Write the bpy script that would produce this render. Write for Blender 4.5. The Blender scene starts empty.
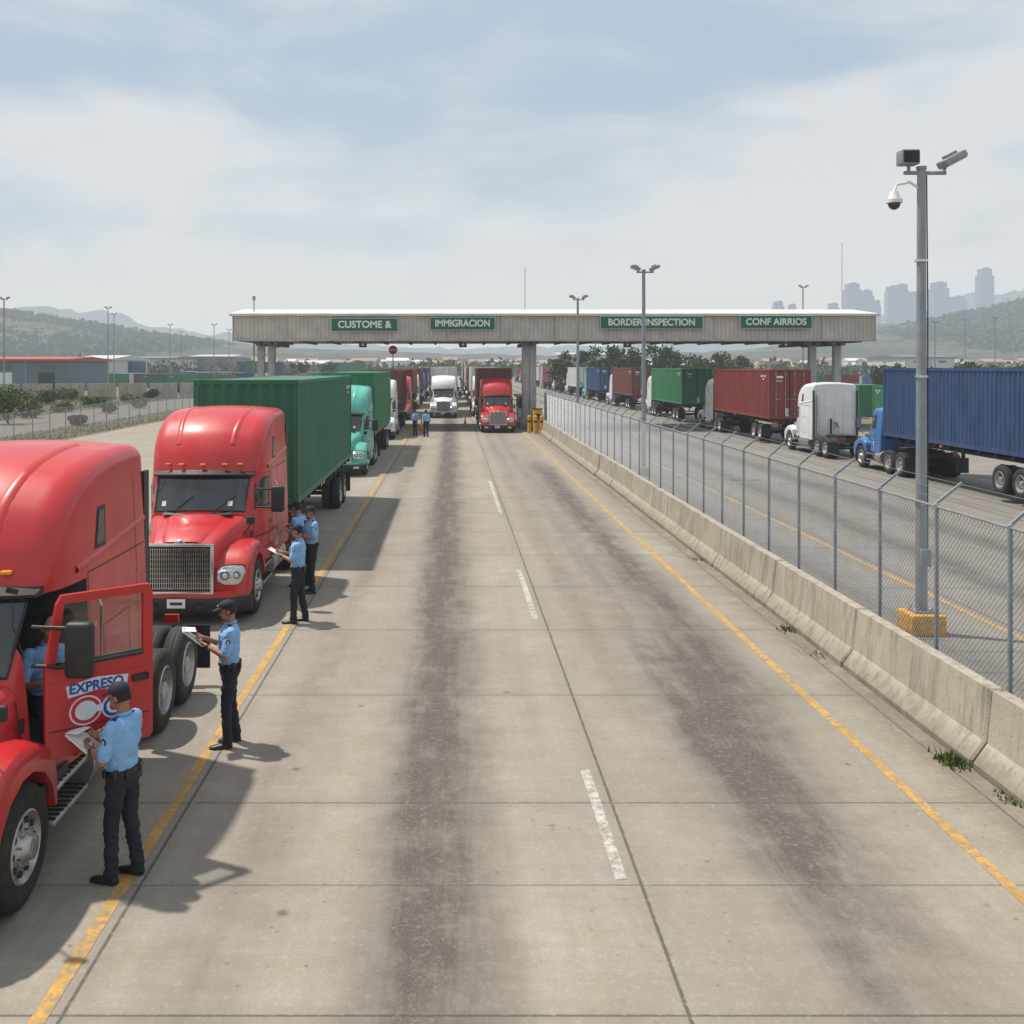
import bpy, bmesh, math, random
import numpy as np
from mathutils import Vector, Matrix, noise
random.seed(7); rng=np.random.default_rng(7)
rad=math.radians
sc=bpy.context.scene
COL=sc.collection
CH=4.6
# ------------------------------------------------------------------ camera
cam=bpy.data.cameras.new("camera"); camo=bpy.data.objects.new("camera",cam); COL.objects.link(camo)
camo.location=(0,0,CH); camo.rotation_euler=(rad(90),0,0)
cam.sensor_width=36; cam.lens=36*1000/1024; cam.shift_x=(512-452)/1024; cam.shift_y=-(512-366)/1024
cam.clip_end=20000; sc.camera=camo
def W(px,Y): return (px-452)*Y/1000.0
def Zh(py,Y): return CH-(py-366)*Y/1000.0
# ------------------------------------------------------------------ materials
def hazegroup():  # distance haze painted into materials: pale emission mixed in, growing away from the origin
    g=bpy.data.node_groups.new("painted_haze","ShaderNodeTree")
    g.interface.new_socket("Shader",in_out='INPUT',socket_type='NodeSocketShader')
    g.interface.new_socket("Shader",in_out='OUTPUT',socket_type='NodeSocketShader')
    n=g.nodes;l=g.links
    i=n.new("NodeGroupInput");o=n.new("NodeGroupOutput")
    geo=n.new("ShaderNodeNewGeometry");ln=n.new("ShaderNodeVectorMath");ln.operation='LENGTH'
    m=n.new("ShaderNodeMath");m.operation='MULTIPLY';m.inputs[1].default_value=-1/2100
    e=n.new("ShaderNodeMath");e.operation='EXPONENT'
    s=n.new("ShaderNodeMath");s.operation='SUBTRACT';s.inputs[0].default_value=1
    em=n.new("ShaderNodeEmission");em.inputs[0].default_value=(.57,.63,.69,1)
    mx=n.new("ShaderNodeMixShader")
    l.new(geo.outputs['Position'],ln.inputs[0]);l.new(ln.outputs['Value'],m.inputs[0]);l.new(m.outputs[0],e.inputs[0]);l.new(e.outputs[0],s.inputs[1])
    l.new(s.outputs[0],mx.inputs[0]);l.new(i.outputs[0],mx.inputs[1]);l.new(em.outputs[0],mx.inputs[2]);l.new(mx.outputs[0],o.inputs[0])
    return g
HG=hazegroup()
class NT:
    def __init__(s,name,haze=True):
        s.m=bpy.data.materials.new(name);s.m.use_nodes=True;s.t=s.m.node_tree;s.t.nodes.clear()
        s.n=s.t.nodes;s.l=s.t.links
        try:s.m.cycles.emission_sampling='NONE'
        except Exception:pass
    def node(s,ty,**k):
        x=s.n.new(ty)
        for a,b in k.items(): setattr(x,a,b)
        return x
    def put(s,sock,v):
        if isinstance(v,bpy.types.NodeSocket): s.l.new(v,sock)
        else:
            if isinstance(v,(tuple,list)) and len(v)==3 and sock.type=='RGBA': v=(*v,1)
            sock.default_value=v
    def math(s,op,a,b=None,c=None,clamp=False):
        x=s.node("ShaderNodeMath",operation=op,use_clamp=clamp);s.put(x.inputs[0],a)
        if b is not None:s.put(x.inputs[1],b)
        if c is not None:s.put(x.inputs[2],c)
        return x.outputs[0]
    def mix(s,f,a,b,bt='MIX'):
        x=s.node("ShaderNodeMix",data_type='RGBA',blend_type=bt);s.put(x.inputs[0],f);s.put(x.inputs[6],a);s.put(x.inputs[7],b);return x.outputs[2]
    def coord(s,kind='Object'):
        if kind=='World': return s.node("ShaderNodeNewGeometry").outputs['Position']
        return s.node("ShaderNodeTexCoord").outputs[kind]
    def map(s,v,scale=(1,1,1),loc=(0,0,0)):
        x=s.node("ShaderNodeMapping");s.l.new(v,x.inputs[0]);x.inputs['Scale'].default_value=scale;x.inputs['Location'].default_value=loc;return x.outputs[0]
    def noise(s,v,scale=5,detail=4,rough=.55):
        x=s.node("ShaderNodeTexNoise");s.l.new(v,x.inputs['Vector']);x.inputs['Scale'].default_value=scale;x.inputs['Detail'].default_value=detail;x.inputs['Roughness'].default_value=rough;return x.outputs['Fac']
    def ramp(s,f,a,b):
        x=s.node("ShaderNodeMapRange");s.put(x.inputs[0],f);x.inputs[1].default_value=a;x.inputs[2].default_value=b;x.inputs[3].default_value=0;x.inputs[4].default_value=1;return x.outputs[0]
    def bump(s,h,st=.3,dist=.01):
        x=s.node("ShaderNodeBump");s.put(x.inputs['Height'],h);x.inputs['Strength'].default_value=st;x.inputs['Distance'].default_value=dist;return x.outputs[0]
    def fin(s,col,rough=.5,metal=0,normal=None,coat=0,haze=True,emit=None,spec=None):
        p=s.node("ShaderNodeBsdfPrincipled");s.put(p.inputs['Base Color'],col);s.put(p.inputs['Roughness'],rough);s.put(p.inputs['Metallic'],metal)
        if normal is not None:s.l.new(normal,p.inputs['Normal'])
        if coat:p.inputs['Coat Weight'].default_value=coat;p.inputs['Coat Roughness'].default_value=.15
        if spec is not None:p.inputs['Specular IOR Level'].default_value=spec
        if emit:p.inputs['Emission Color'].default_value=(*emit[0],1);p.inputs['Emission Strength'].default_value=emit[1]
        o=s.node("ShaderNodeOutputMaterial")
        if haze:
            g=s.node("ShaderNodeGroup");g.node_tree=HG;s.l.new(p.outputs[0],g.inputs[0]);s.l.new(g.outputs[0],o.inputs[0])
        else:s.l.new(p.outputs[0],o.inputs[0])
        return s.m
def simple(name,col,rough=.5,metal=0,var=.15,vs=4,coat=0,bump=0,bs=40,emit=None,coord='Object',spec=None):
    t=NT(name);c=t.coord(coord)
    nz=t.noise(c,vs,3)
    dark=tuple(x*(1-var) for x in col);light=tuple(min(1,x*(1+var)) for x in col)
    cc=t.mix(t.ramp(nz,.3,.7),dark,light)
    nrm=t.bump(t.noise(c,bs,2),bump,.01) if bump else None
    rr=t.math('MULTIPLY_ADD',nz,.25,rough-.12)
    return t.fin(cc,rr,metal,nrm,coat,emit=emit,spec=spec)
def paint(name,col,dirt=.3):
    t=NT(name);c=t.coord('Object')
    nz=t.noise(c,1.6,5);sep=t.node("ShaderNodeSeparateXYZ");t.l.new(c,sep.inputs[0])
    low=t.ramp(sep.outputs[2],1.6,.5);run=t.noise(t.map(c,(6,6,.6)),1.5,5,.6)
    d=t.math('MULTIPLY',t.math('ADD',t.math('MULTIPLY',low,.85),.28),t.math('MULTIPLY',t.ramp(t.math('ADD',t.math('MULTIPLY',nz,.6),t.math('MULTIPLY',run,.4)),.36,.7),dirt))
    fade=t.mix(t.ramp(t.noise(c,.9,3),.35,.7),col,tuple(min(1,x*1.12+.010) for x in col))
    cc=t.mix(d,fade,(.15,.12,.095))
    r=t.math('MULTIPLY_ADD',t.ramp(nz,.3,.8),.25,.32)
    return t.fin(cc,r,0,None,.35)
def cpaint(name,col):
    t=NT(name);c=t.coord('Object')
    a=t.noise(t.map(c,(1,1,.25)),2.2,6,.65);b=t.noise(c,9,5,.7)
    f=t.mix(t.ramp(a,.3,.75),tuple(x*.74 for x in col),tuple(min(1,x*1.2+.014) for x in col))
    rust=t.math('MULTIPLY',t.ramp(b,.56,.68),t.ramp(a,.43,.58))
    cc=t.mix(t.math('MULTIPLY',rust,.8),f,(.10,.045,.025))
    cc=t.mix(t.math('MULTIPLY',t.ramp(t.noise(t.map(c,(5,5,.35)),1.5,4,.6),.5,.75),.4),cc,(.09,.085,.075))
    return t.fin(cc,t.math('MULTIPLY_ADD',a,.3,.42),0,None)
RED=paint("paint_red",(.50,.010,.014),.45);WHITE=paint("paint_white",(.70,.71,.71),.4);TEAL=paint("paint_teal",(.08,.42,.34));BLUE=paint("paint_blue",(.035,.14,.36))
C_GREEN=cpaint("container_green",(.022,.155,.080));C_BLUE=cpaint("container_blue",(.016,.055,.155));C_RED=cpaint("container_red",(.22,.028,.022));C_BROWN=cpaint("container_brown",(.16,.042,.028))
C_WHITE=cpaint("container_white",(.62,.62,.60));C_GREEN2=cpaint("container_leaf_green",(.025,.20,.08));C_ORANGE=cpaint("container_orange",(.38,.11,.03))
BLACK=simple("black_plastic",(.018,.018,.019),.5,0,.3,6);CHASSIS=simple("chassis_black",(.022,.021,.02),.65,0,.5,5,bump=.2)
CHROME=simple("chrome",(.62,.63,.65),.22,1,.1,5);ALU=simple("aluminium",(.45,.44,.43),.42,.9,.25,8)
GALV=simple("galvanised_steel",(.27,.30,.33),.5,.35,.15,3);WIRE=simple("wire_steel",(.17,.18,.19),.5,.5,.2,3)
TYRE=simple("tyre_rubber",(.025,.023,.021),.85,0,.5,7,bump=.3)
GLASS=simple("dark_glass",(.022,.028,.032),.08,0,.3,1,spec=.9)
def clearglass():
    t=NT("clear_glass");p=t.node("ShaderNodeBsdfGlossy");p.inputs['Roughness'].default_value=.03;tr=t.node("ShaderNodeBsdfTransparent");tr.inputs[0].default_value=(.86,.90,.90,1)
    m=t.node("ShaderNodeMixShader");m.inputs[0].default_value=.06;o=t.node("ShaderNodeOutputMaterial");t.l.new(tr.outputs[0],m.inputs[1]);t.l.new(p.outputs[0],m.inputs[2]);t.l.new(m.outputs[0],o.inputs[0]);return t.m
CLEAR=clearglass()
LAMPG=simple("headlamp_lens",(.55,.57,.58),.12,.3,.2,12);AMBER=simple("amber_lens",(.8,.28,.02),.3);TAIL=simple("tail_lens",(.4,.01,.01),.3)
YEL=simple("yellow_paint_block",(.60,.31,.03),.7,0,.3,9);WPLATE=simple("white_plate",(.7,.72,.74),.5)
def barrierm():
    t=NT("barrier_concrete");c=t.coord('World');s=t.node("ShaderNodeSeparateXYZ");t.l.new(c,s.inputs[0])
    a=t.noise(c,1.1,6,.65);st=t.noise(t.map(c,(3,3,.35)),2.2,5,.65);f=t.noise(c,30,3)
    col=t.mix(t.ramp(a,.3,.7),(.31,.28,.225),(.44,.40,.33));col=t.mix(t.math('MULTIPLY',t.ramp(st,.46,.68),.6),col,(.15,.13,.10))
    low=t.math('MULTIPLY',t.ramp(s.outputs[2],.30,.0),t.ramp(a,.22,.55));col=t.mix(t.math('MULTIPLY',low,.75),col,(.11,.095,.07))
    v=t.node("ShaderNodeTexVoronoi");t.l.new(c,v.inputs['Vector']);v.inputs['Scale'].default_value=12;col=t.mix(t.math('MULTIPLY',t.ramp(v.outputs['Distance'],.18,.08),.5),col,(.12,.11,.09))
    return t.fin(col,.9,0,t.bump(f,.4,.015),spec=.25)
CONC=barrierm()
SHIRT=simple("shirt_light_blue",(.22,.42,.70),.85,0,.12,9);PANTS=simple("trousers_navy",(.014,.016,.026),.85,0,.3,7)
LEATHER=simple("black_leather",(.012,.012,.013),.38,0,.2,9);SKIN=simple("skin",(.34,.16,.10),.55,0,.1,20);HAIR=simple("dark_hair",(.012,.009,.008),.7)
NAVY=simple("cap_navy",(.012,.014,.028),.8);PAPER=simple("paper",(.78,.78,.76),.8,0,.04);GOLD=simple("badge_gold",(.7,.5,.12),.35,.8);PATCH=simple("patch_navy",(.03,.04,.12),.8)
EYEW=simple("eye_dark",(.02,.015,.012),.3);LIP=simple("lip",(.22,.08,.06),.6)
SIGNG=simple("sign_green",(.006,.13,.065),.5,0,.1,2);SIGNW=simple("sign_white",(.75,.75,.72),.5,0,.05);DARKIN=simple("cab_interior",(.07,.067,.062),.8,0,.3,5)
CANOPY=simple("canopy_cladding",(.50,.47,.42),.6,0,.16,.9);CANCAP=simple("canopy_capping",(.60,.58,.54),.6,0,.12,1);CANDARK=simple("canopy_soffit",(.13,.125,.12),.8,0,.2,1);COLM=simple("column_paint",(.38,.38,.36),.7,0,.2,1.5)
STOPR=simple("stop_red",(.55,.02,.02),.5);ORANGE=simple("orange_plastic",(.75,.2,.02),.6);LOGOB=simple("logo_blue",(.02,.08,.35),.5)
# ------------------------------------------------------------------ mesh builder
class B:
    def __init__(s): s.v=[];s.f=[];s.m=[];s.mats=[]
    def mi(s,mat):
        if mat not in s.mats:s.mats.append(mat)
        return s.mats.index(mat)
    def add(s,vs,fs,mat):
        o=len(s.v);i=s.mi(mat);s.v+= [tuple(v) for v in vs]
        for f in fs:s.f.append(tuple(o+k for k in f));s.m.append(i)
    def box(s,c,d,mat,rot=None,bev=0,seg=2):
        hx,hy,hz=d[0]/2,d[1]/2,d[2]/2
        if bev:
            bm=bmesh.new();bmesh.ops.create_cube(bm,size=1);bmesh.ops.scale(bm,vec=d,verts=bm.verts)
            bmesh.ops.bevel(bm,geom=bm.edges[:],offset=bev,segments=seg,affect='EDGES',profile=.5)
            bm.verts.index_update();vs=[v.co.copy() for v in bm.verts];fs=[[v.index for v in f.verts] for f in bm.faces];bm.free()
        else:
            vs=[Vector((x*hx,y*hy,z*hz)) for x in(-1,1) for y in(-1,1) for z in(-1,1)]
            fs=[(0,1,3,2),(4,6,7,5),(0,4,5,1),(2,3,7,6),(0,2,6,4),(1,5,7,3)]
        if rot is not None:vs=[rot@v for v in vs]
        c=Vector(c);s.add([v+c for v in vs],fs,mat)
    def loft(s,rings,mat,c0=True,c1=True,close=True):
        n=len(rings[0]);vs=[p for r in rings for p in r];fs=[]
        for i in range(len(rings)-1):
            for j in range(n if close else n-1):
                k=(j+1)%n;fs.append((i*n+j,i*n+k,(i+1)*n+k,(i+1)*n+j))
        if c0:fs.append(tuple(range(n)))
        if c1:fs.append(tuple((len(rings)-1)*n+j for j in reversed(range(n))))
        s.add(vs,fs,mat)
    def frame(s,d):
        d=Vector(d).normalized();u=d.cross(Vector((0,0,1)));
        if u.length<1e-3:u=Vector((1,0,0))
        u.normalize();return u,d.cross(u).normalized(),d
    def cyl(s,a,b,r0,mat,r1=None,n=12,caps=True):
        r1=r0 if r1 is None else r1;a=Vector(a);b=Vector(b);u,w,d=s.frame(b-a)
        R=[[p+(u*math.cos(t)+w*math.sin(t))*r for t in [2*math.pi*i/n for i in range(n)]] for p,r in((a,r0),(b,r1))]
        s.loft(R,mat,caps,caps)
    def tube(s,pts,r,mat,n=8):
        pts=[Vector(p) for p in pts];R=[]
        for i,p in enumerate(pts):
            d=(pts[min(i+1,len(pts)-1)]-pts[max(i-1,0)]);u,w,_=s.frame(d)
            R.append([p+(u*math.cos(2*math.pi*k/n)+w*math.sin(2*math.pi*k/n))*r for k in range(n)])
        s.loft(R,mat)
    def capsule(s,a,b,ra,rb,mat,n=14,sx=1,k=4):
        a=Vector(a);b=Vector(b);u,w,d=s.frame(b-a);R=[]
        for i in range(k):
            t=math.pi/2*(1-i/k);R.append((a-d*ra*math.sin(t),max(ra*math.cos(t),1e-4)))
        R.append((a,ra));R.append((b,rb))
        for i in range(1,k+1):
            t=math.pi/2*i/k;R.append((b+d*rb*math.sin(t),max(rb*math.cos(t),1e-4)))
        s.loft([[p+(u*math.cos(2*math.pi*j/n)*sx+w*math.sin(2*math.pi*j/n))*r for j in range(n)] for p,r in R],mat)
    def ell(s,c,r,mat,nu=16,nv=10,rot=None):
        c=Vector(c);R=[]
        for i in range(nv+1):
            t=-math.pi/2+math.pi*i/nv;q=max(math.cos(t),1e-4);R.append([Vector((r[0]*q*math.cos(2*math.pi*j/nu),r[1]*q*math.sin(2*math.pi*j/nu),r[2]*math.sin(t))) for j in range(nu)])
        if rot is not None:R=[[rot@p for p in q] for q in R]
        s.loft([[p+c for p in q] for q in R],mat)
    def lathex(s,prof,c,mat,n=28,sgn=1):
        c=Vector(c);R=[[c+Vector((x*sgn,r*math.cos(2*math.pi*j/n),r*math.sin(2*math.pi*j/n))) for j in range(n)] for x,r in prof];s.loft(R,mat,False,False)
    def mesh(s,name,angle=35,recalc=True):
        me=bpy.data.meshes.new(name);me.from_pydata(s.v,[],s.f);
        for m in s.mats:me.materials.append(m)
        me.polygons.foreach_set('material_index',s.m);me.update()
        if recalc:
            bm=bmesh.new();bm.from_mesh(me);bmesh.ops.recalc_face_normals(bm,faces=bm.faces);bm.to_mesh(me);bm.free()
        if angle:
            me.polygons.foreach_set('use_smooth',[True]*len(me.polygons));me.set_sharp_from_angle(angle=rad(angle))
        return me
def link(name,data,parent=None,loc=(0,0,0),rz=0,over=None):
    o=bpy.data.objects.new(name,data);COL.objects.link(o);o.location=loc;o.rotation_euler=(0,0,rz)
    if parent:o.parent=parent
    if over:
        for i,m in over.items():
            o.material_slots[i].link='OBJECT';o.material_slots[i].material=m
    return o
def empty(name,loc,rz=0):
    o=bpy.data.objects.new(name,None);o.empty_display_size=.3;COL.objects.link(o);o.location=loc;o.rotation_euler=(0,0,rz);return o
def lettering(name,parent,txt,size,loc,rot,mat,maxw=None,ext=.003,off=0):
    t=bpy.data.curves.new("text",'FONT');t.body=txt;t.size=size;t.align_x='CENTER';t.align_y='CENTER';t.extrude=ext;t.offset=off
    o=link(name,t,parent,loc);o.rotation_euler=rot;t.materials.append(mat)
    if maxw:
        bpy.context.view_layer.update();ww=o.dimensions.x
        if ww>maxw:o.scale=(maxw/ww,1,1)
    return o
# ------------------------------------------------------------------ road & ground materials
def concrete(name,base,streaks,joints,jstep,joff=0,extra=(),edge_dirt=None):
    t=NT(name);c=t.coord('World');s=t.node("ShaderNodeSeparateXYZ");t.l.new(c,s.inputs[0]);X=s.outputs[0];Y=s.outputs[1]
    big=t.noise(c,.35,4,.6);mid=t.noise(c,2.0,6,.68);fine=t.noise(c,50,2,.6);lon=t.noise(t.map(c,(2.2,.10,1)),1,5,.6);grit=t.noise(c,12,4,.75)
    brush=t.noise(t.map(c,(.25,9,1)),1,4,.6)
    col=t.mix(t.ramp(big,.3,.7),tuple(x*.84 for x in base),tuple(x*1.12 for x in base))
    col=t.mix(t.math('MULTIPLY',t.ramp(mid,.36,.64),.5),col,(base[0]*.74,base[1]*.69,base[2]*.60))
    col=t.mix(t.math('MULTIPLY',t.ramp(lon,.42,.66),.38),col,tuple(x*.62 for x in base))
    col=t.mix(t.math('MULTIPLY',t.ramp(brush,.40,.65),.12),col,tuple(x*.5 for x in base))
    Yj=t.math('ADD',Y,joff)
    sy=t.math('FLOOR',t.math('DIVIDE',t.math('ADD',Yj,jstep/2),jstep));sx=t.math('FLOOR',t.math('DIVIDE',t.math('SUBTRACT',X,1.68),4.44))
    cb=t.node("ShaderNodeCombineXYZ");t.put(cb.inputs[0],sx);t.put(cb.inputs[1],sy);wn=t.node("ShaderNodeTexWhiteNoise");wn.noise_dimensions='3D';t.l.new(cb.outputs[0],wn.inputs[0])
    col=t.mix(t.math('MULTIPLY',wn.outputs['Value'],.24),col,(base[0]*.60,base[1]*.58,base[2]*.55))
    wob=t.math('MULTIPLY',t.math('SUBTRACT',big,.5),.5)
    n3=t.ramp(grit,.30,.62);nb=t.ramp(mid,.25,.6);n2=t.ramp(t.noise(t.map(c,(3.2,.30,1)),1,6,.72),.28,.68)
    tex=t.math('MULTIPLY',t.math('MULTIPLY_ADD',n3,.40,t.math('MULTIPLY_ADD',n2,.55,.20)),t.math('MULTIPLY_ADD',nb,.5,.6))
    tot=None
    for x0,w,a,y0,y1 in streaks:
        d=t.math('DIVIDE',t.math('SUBTRACT',t.math('ADD',X,wob),x0),w)
        g=t.math('EXPONENT',t.math('MULTIPLY',t.math('MULTIPLY',d,d),-1))
        ym=t.math('MULTIPLY',t.ramp(Y,y0-2.5,y0+1),t.ramp(Y,y1+5,y1))
        f=t.math('MULTIPLY',t.math('MULTIPLY',g,a),t.math('MULTIPLY_ADD',ym,.85,.15))
        tot=f if tot is None else t.math('ADD',tot,f)
    f=t.math('MINIMUM',t.math('MULTIPLY',tot,tex),.86);col=t.mix(f,col,(.050,.046,.042))
    v=t.node("ShaderNodeTexVoronoi");t.l.new(c,v.inputs['Vector']);v.inputs['Scale'].default_value=1.1
    spot=t.math('MULTIPLY',t.ramp(v.outputs['Distance'],.075,.03),t.ramp(mid,.42,.52));col=t.mix(t.math('MULTIPLY',spot,.65),col,(.06,.055,.05))
    v3=t.node("ShaderNodeTexVoronoi");t.l.new(c,v3.inputs['Vector']);v3.inputs['Scale'].default_value=5
    col=t.mix(t.math('MULTIPLY',t.math('MULTIPLY',t.ramp(v3.outputs['Distance'],.13,.05),t.ramp(mid,.42,.55)),.7),col,tuple(x*.35 for x in base))
    jw=t.math('MULTIPLY',t.math('SUBTRACT',grit,.5),.02)
    fr=t.math('ABSOLUTE',t.math('SUBTRACT',t.math('FLOORED_MODULO',t.math('ADD',Yj,jw),jstep),jstep/2))
    jj=t.math('MULTIPLY',t.ramp(fr,.018,.006),.75)
    edge=t.math('MULTIPLY',t.ramp(fr,.20,.0),.25)
    for y0 in extra:
        jj=t.math('MAXIMUM',jj,t.math('MULTIPLY',t.ramp(t.math('ABSOLUTE',t.math('SUBTRACT',t.math('ADD',Y,jw),y0)),.015,.005),.6))
    for x0 in joints:
        dx=t.math('ABSOLUTE',t.math('SUBTRACT',t.math('ADD',X,jw),x0));jj=t.math('MAXIMUM',jj,t.math('MULTIPLY',t.ramp(dx,.022,.008),.8));edge=t.math('MAXIMUM',edge,t.math('MULTIPLY',t.ramp(dx,.25,0),.28))
    col=t.mix(edge,col,tuple(x*.5 for x in base))
    col=t.mix(jj,col,(.045,.042,.038))
    if edge_dirt:
        ed=t.math('MULTIPLY',t.math('MULTIPLY',t.ramp(X,edge_dirt[0],edge_dirt[1]),t.ramp(mid,.3,.55)),.8);col=t.mix(ed,col,(.15,.125,.09))
    col=t.mix(t.math('MULTIPLY',t.ramp(fine,.38,.64),.30),col,tuple(x*.52 for x in base))
    col=t.mix(t.math('MULTIPLY',t.ramp(grit,.52,.7),.26),col,tuple(min(1,x*1.35) for x in base))
    return t.fin(col,.86,0,t.bump(fine,.3,.008),spec=.3)
ROADM=concrete("road_concrete",(.355,.318,.268),[(-.25,.46,1.25,4,300),(3.4,.60,1.15,8.5,13),(4.05,.50,1.0,14,45),(.3,.3,.3,4,300),(2.4,.35,.38,15,300),(-1.9,.35,.35,4,300),(3.1,.3,.3,4,300)],[1.68,-2.76,-7.2,5.7],3.45,-.18+1.725,(8.86,),(5.1,6.0))
ROAD2=concrete("service_concrete",(.27,.252,.23),[(11.5,.5,.8,4,300),(14,.5,.8,4,300),(8.2,.4,.5,4,300),(19.5,.9,.7,4,300)],[9.85,13.6,17.4,22],4.6)
def groundm():
    t=NT("dry_ground");c=t.coord('World');a=t.noise(c,.02,6,.6);b=t.noise(c,.4,5,.7)
    col=t.mix(t.ramp(a,.4,.6),(.20,.165,.11),(.10,.105,.05));col=t.mix(t.math('MULTIPLY',t.ramp(b,.4,.7),.5),col,(.09,.08,.045))
    return t.fin(col,.95,0,None)
GROUND=groundm()
def linem(name,col,wear=.85):
    t=NT(name);c=t.coord('World');a=t.noise(c,9,6,.75);b=t.noise(t.map(c,(1,.4,1)),1.6,4)
    w=t.math('MULTIPLY',t.ramp(a,.43,.58),t.ramp(b,.2,.6))
    dk=t.mix(t.ramp(t.noise(c,2.5,5,.7),.4,.7),col,tuple(x*.66 for x in col))
    cc=t.mix(t.math('MULTIPLY_ADD',w,wear,.12),dk,(.22,.19,.145));return t.fin(cc,.8,0,None)
YLINE=linem("yellow_marking",(.60,.335,.06));WLINE=linem("white_marking",(.56,.55,.51),.9)
def sheet(name,rects,z,mat,parent=None):
    b=B()
    for x0,x1,y0,y1 in rects:b.add([(x0,y0,z),(x1,y0,z),(x1,y1,z),(x0,y1,z)],[(0,1,2,3)],mat)
    return link(name,b.mesh(name,0),parent)
sheet("ground",[(-6000,6000,-200,9000)],-.004,GROUND)
sheet("road",[(-24,6.62,-60,620)],.0,ROADM)
sheet("service_road",[(6.62,30,-60,620)],.0,ROAD2)
sheet("frontage_road",[(-38,-29,-60,620)],.0,ROAD2)
sheet("yellow_lane_line",[(-2.97,-2.85,-20,400)],.004,YLINE);sheet("yellow_lane_line",[(4.87,4.99,-20,70)],.004,YLINE);sheet("yellow_lane_line",[(9.55,9.68,-20,400)],.004,YLINE)
sheet("white_lane_line",[(1.46,1.57,a,b) for a,b in[(-1,2),(8.95,11.4),(18.2,22.7),(31,40)]],.004,WLINE)
# ------------------------------------------------------------------ barrier
def barrier():
    b=B();prof=[(0,0),(.0,.08),(.16,.30),(.22,.90),(.38,.90),(.44,.30),(.6,.08),(.6,0)]
    L=3.76
    R=[]
    for y,s in((0,.03),(.03,0),(L-.03,0),(L,.03)):
        R.append([Vector((x+(s if x<.3 else -s),y,max(z-(s if z>.5 else 0),0))) for x,z in prof])
    b.loft(R,CONC);return b.mesh("barrier_mesh",25)
bme=barrier();y=-3.74
while y<300:
    o=link("concrete_barrier",bme,None,(5.96+random.uniform(-.025,.025),y,0),random.uniform(-.005,.005));y+=3.8
# ------------------------------------------------------------------ chain link fence
def fence(name,x0,ya,yb,h,step,arms=True,mesh=.085,wr=.0028):
    root=empty(name,(x0,ya,0));L=yb-ya
    b=B();y=0
    while y<=L+.01:
        b.cyl((0,y,0),(0,y,h),.030,GALV,n=8)
        b.ell((0,y,h),(.036,.036,.02),GALV,8,4)
        if arms:b.box((.17,y,h+.15),(.035,.03,.46),GALV,Matrix.Rotation(rad(50+random.uniform(-3,3)),3,'Y'))
        y+=step
    b.cyl((0,0,h-.03),(0,L,h-.03),.018,GALV,n=6)
    b.cyl((0,0,.15),(0,L,.15),.012,GALV,n=5)
    if arms:
        for k in(.25,.6,.95):b.cyl((.34*k,0,h+.29*k),(.34*k,L,h+.29*k),.005,WIRE,n=4)
    link("posts",b.mesh(name+"_posts"),root)
    vs=[];fs=[];hh=h-.1;n=int(L/mesh)
    def wire(a,c,off):
        o=len(vs);r=wr
        for p in(a,c):
            vs.extend([(off-r,p[0],p[1]),(off+r,p[0]-r,p[1]),(off+r,p[0]+r,p[1])])
        fs.extend([(o,o+1,o+4,o+3),(o+1,o+2,o+5,o+4),(o+2,o,o+3,o+5)])
    for i in range(-int(hh/mesh),n):
        y0=i*mesh;a=(y0,.08);c=(y0+hh,.08+hh)
        if y0<0:a=(0,.08-y0)
        if c[0]>L:c=(L,.08+L-y0)
        if c[1]-a[1]>.05:
            wire(a,c,0);wire((L-a[0],a[1]),(L-c[0],c[1]),.004)
    bb=B();bb.v=vs;bb.f=fs;bb.m=[0]*len(fs);bb.mats=[WIRE]
    link("mesh_wires",bb.mesh(name+"_wires",0,False),root)
    return root
fence("chain_link_fence",6.66,11.93-1.815*4,11.93+1.815*33,2.7,1.815,wr=.0026)
fence("chain_link_fence",-25.5,40,200,1.9,2.6,False,.14,.005)
# ------------------------------------------------------------------ wheels
def wheel(b,c,sgn,front=True,r=.51,w=.27,dual=False):
    prof=[(-w,.30),(-w,r-.07),(-w+.03,r-.015),(-w+.06,r),(-.06,r),(-.03,r-.015),(0,r-.07),(.005,r-.13),(-.01,.30)]
    b.lathex(prof,c,TYRE,32,sgn)
    for g in(-.10,-.165,): b.lathex([(g-.008,r+.001),(g,r-.0),(g+.008,r+.001)],c,CHASSIS,32,sgn)
    if front: pr=[(-.01,.30),(.0,.285),(-.03,.27),(-.05,.25),(-.03,.16),(.0,.12),(.06,.10),(.07,.06),(.07,.001)]
    else: pr=[(-.01,.30),(.0,.285),(-.05,.27),(-.16,.25),(-.18,.15),(-.12,.13),(-.02,.11),(-.0,.07),(-.0,.001)]
    b.lathex(pr,c,ALU if not dual else CHASSIS,28,sgn)
    c=Vector(c)
    for i in range(10):
        a=2*math.pi*i/10;rr=.215;p=c+Vector((sgn*(-.028 if front else -.158),rr*math.cos(a),rr*math.sin(a)))
        b.cyl(p-Vector((.02*sgn,0,0)),p+Vector((.006*sgn,0,0)),.03,BLACK,n=8)
        a+=.3;p=c+Vector((sgn*(-.02 if front else -.16),.145*math.cos(a),.145*math.sin(a)));b.cyl(p,p+Vector((.035*sgn,0,0)),.012,CHROME,n=6)
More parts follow.
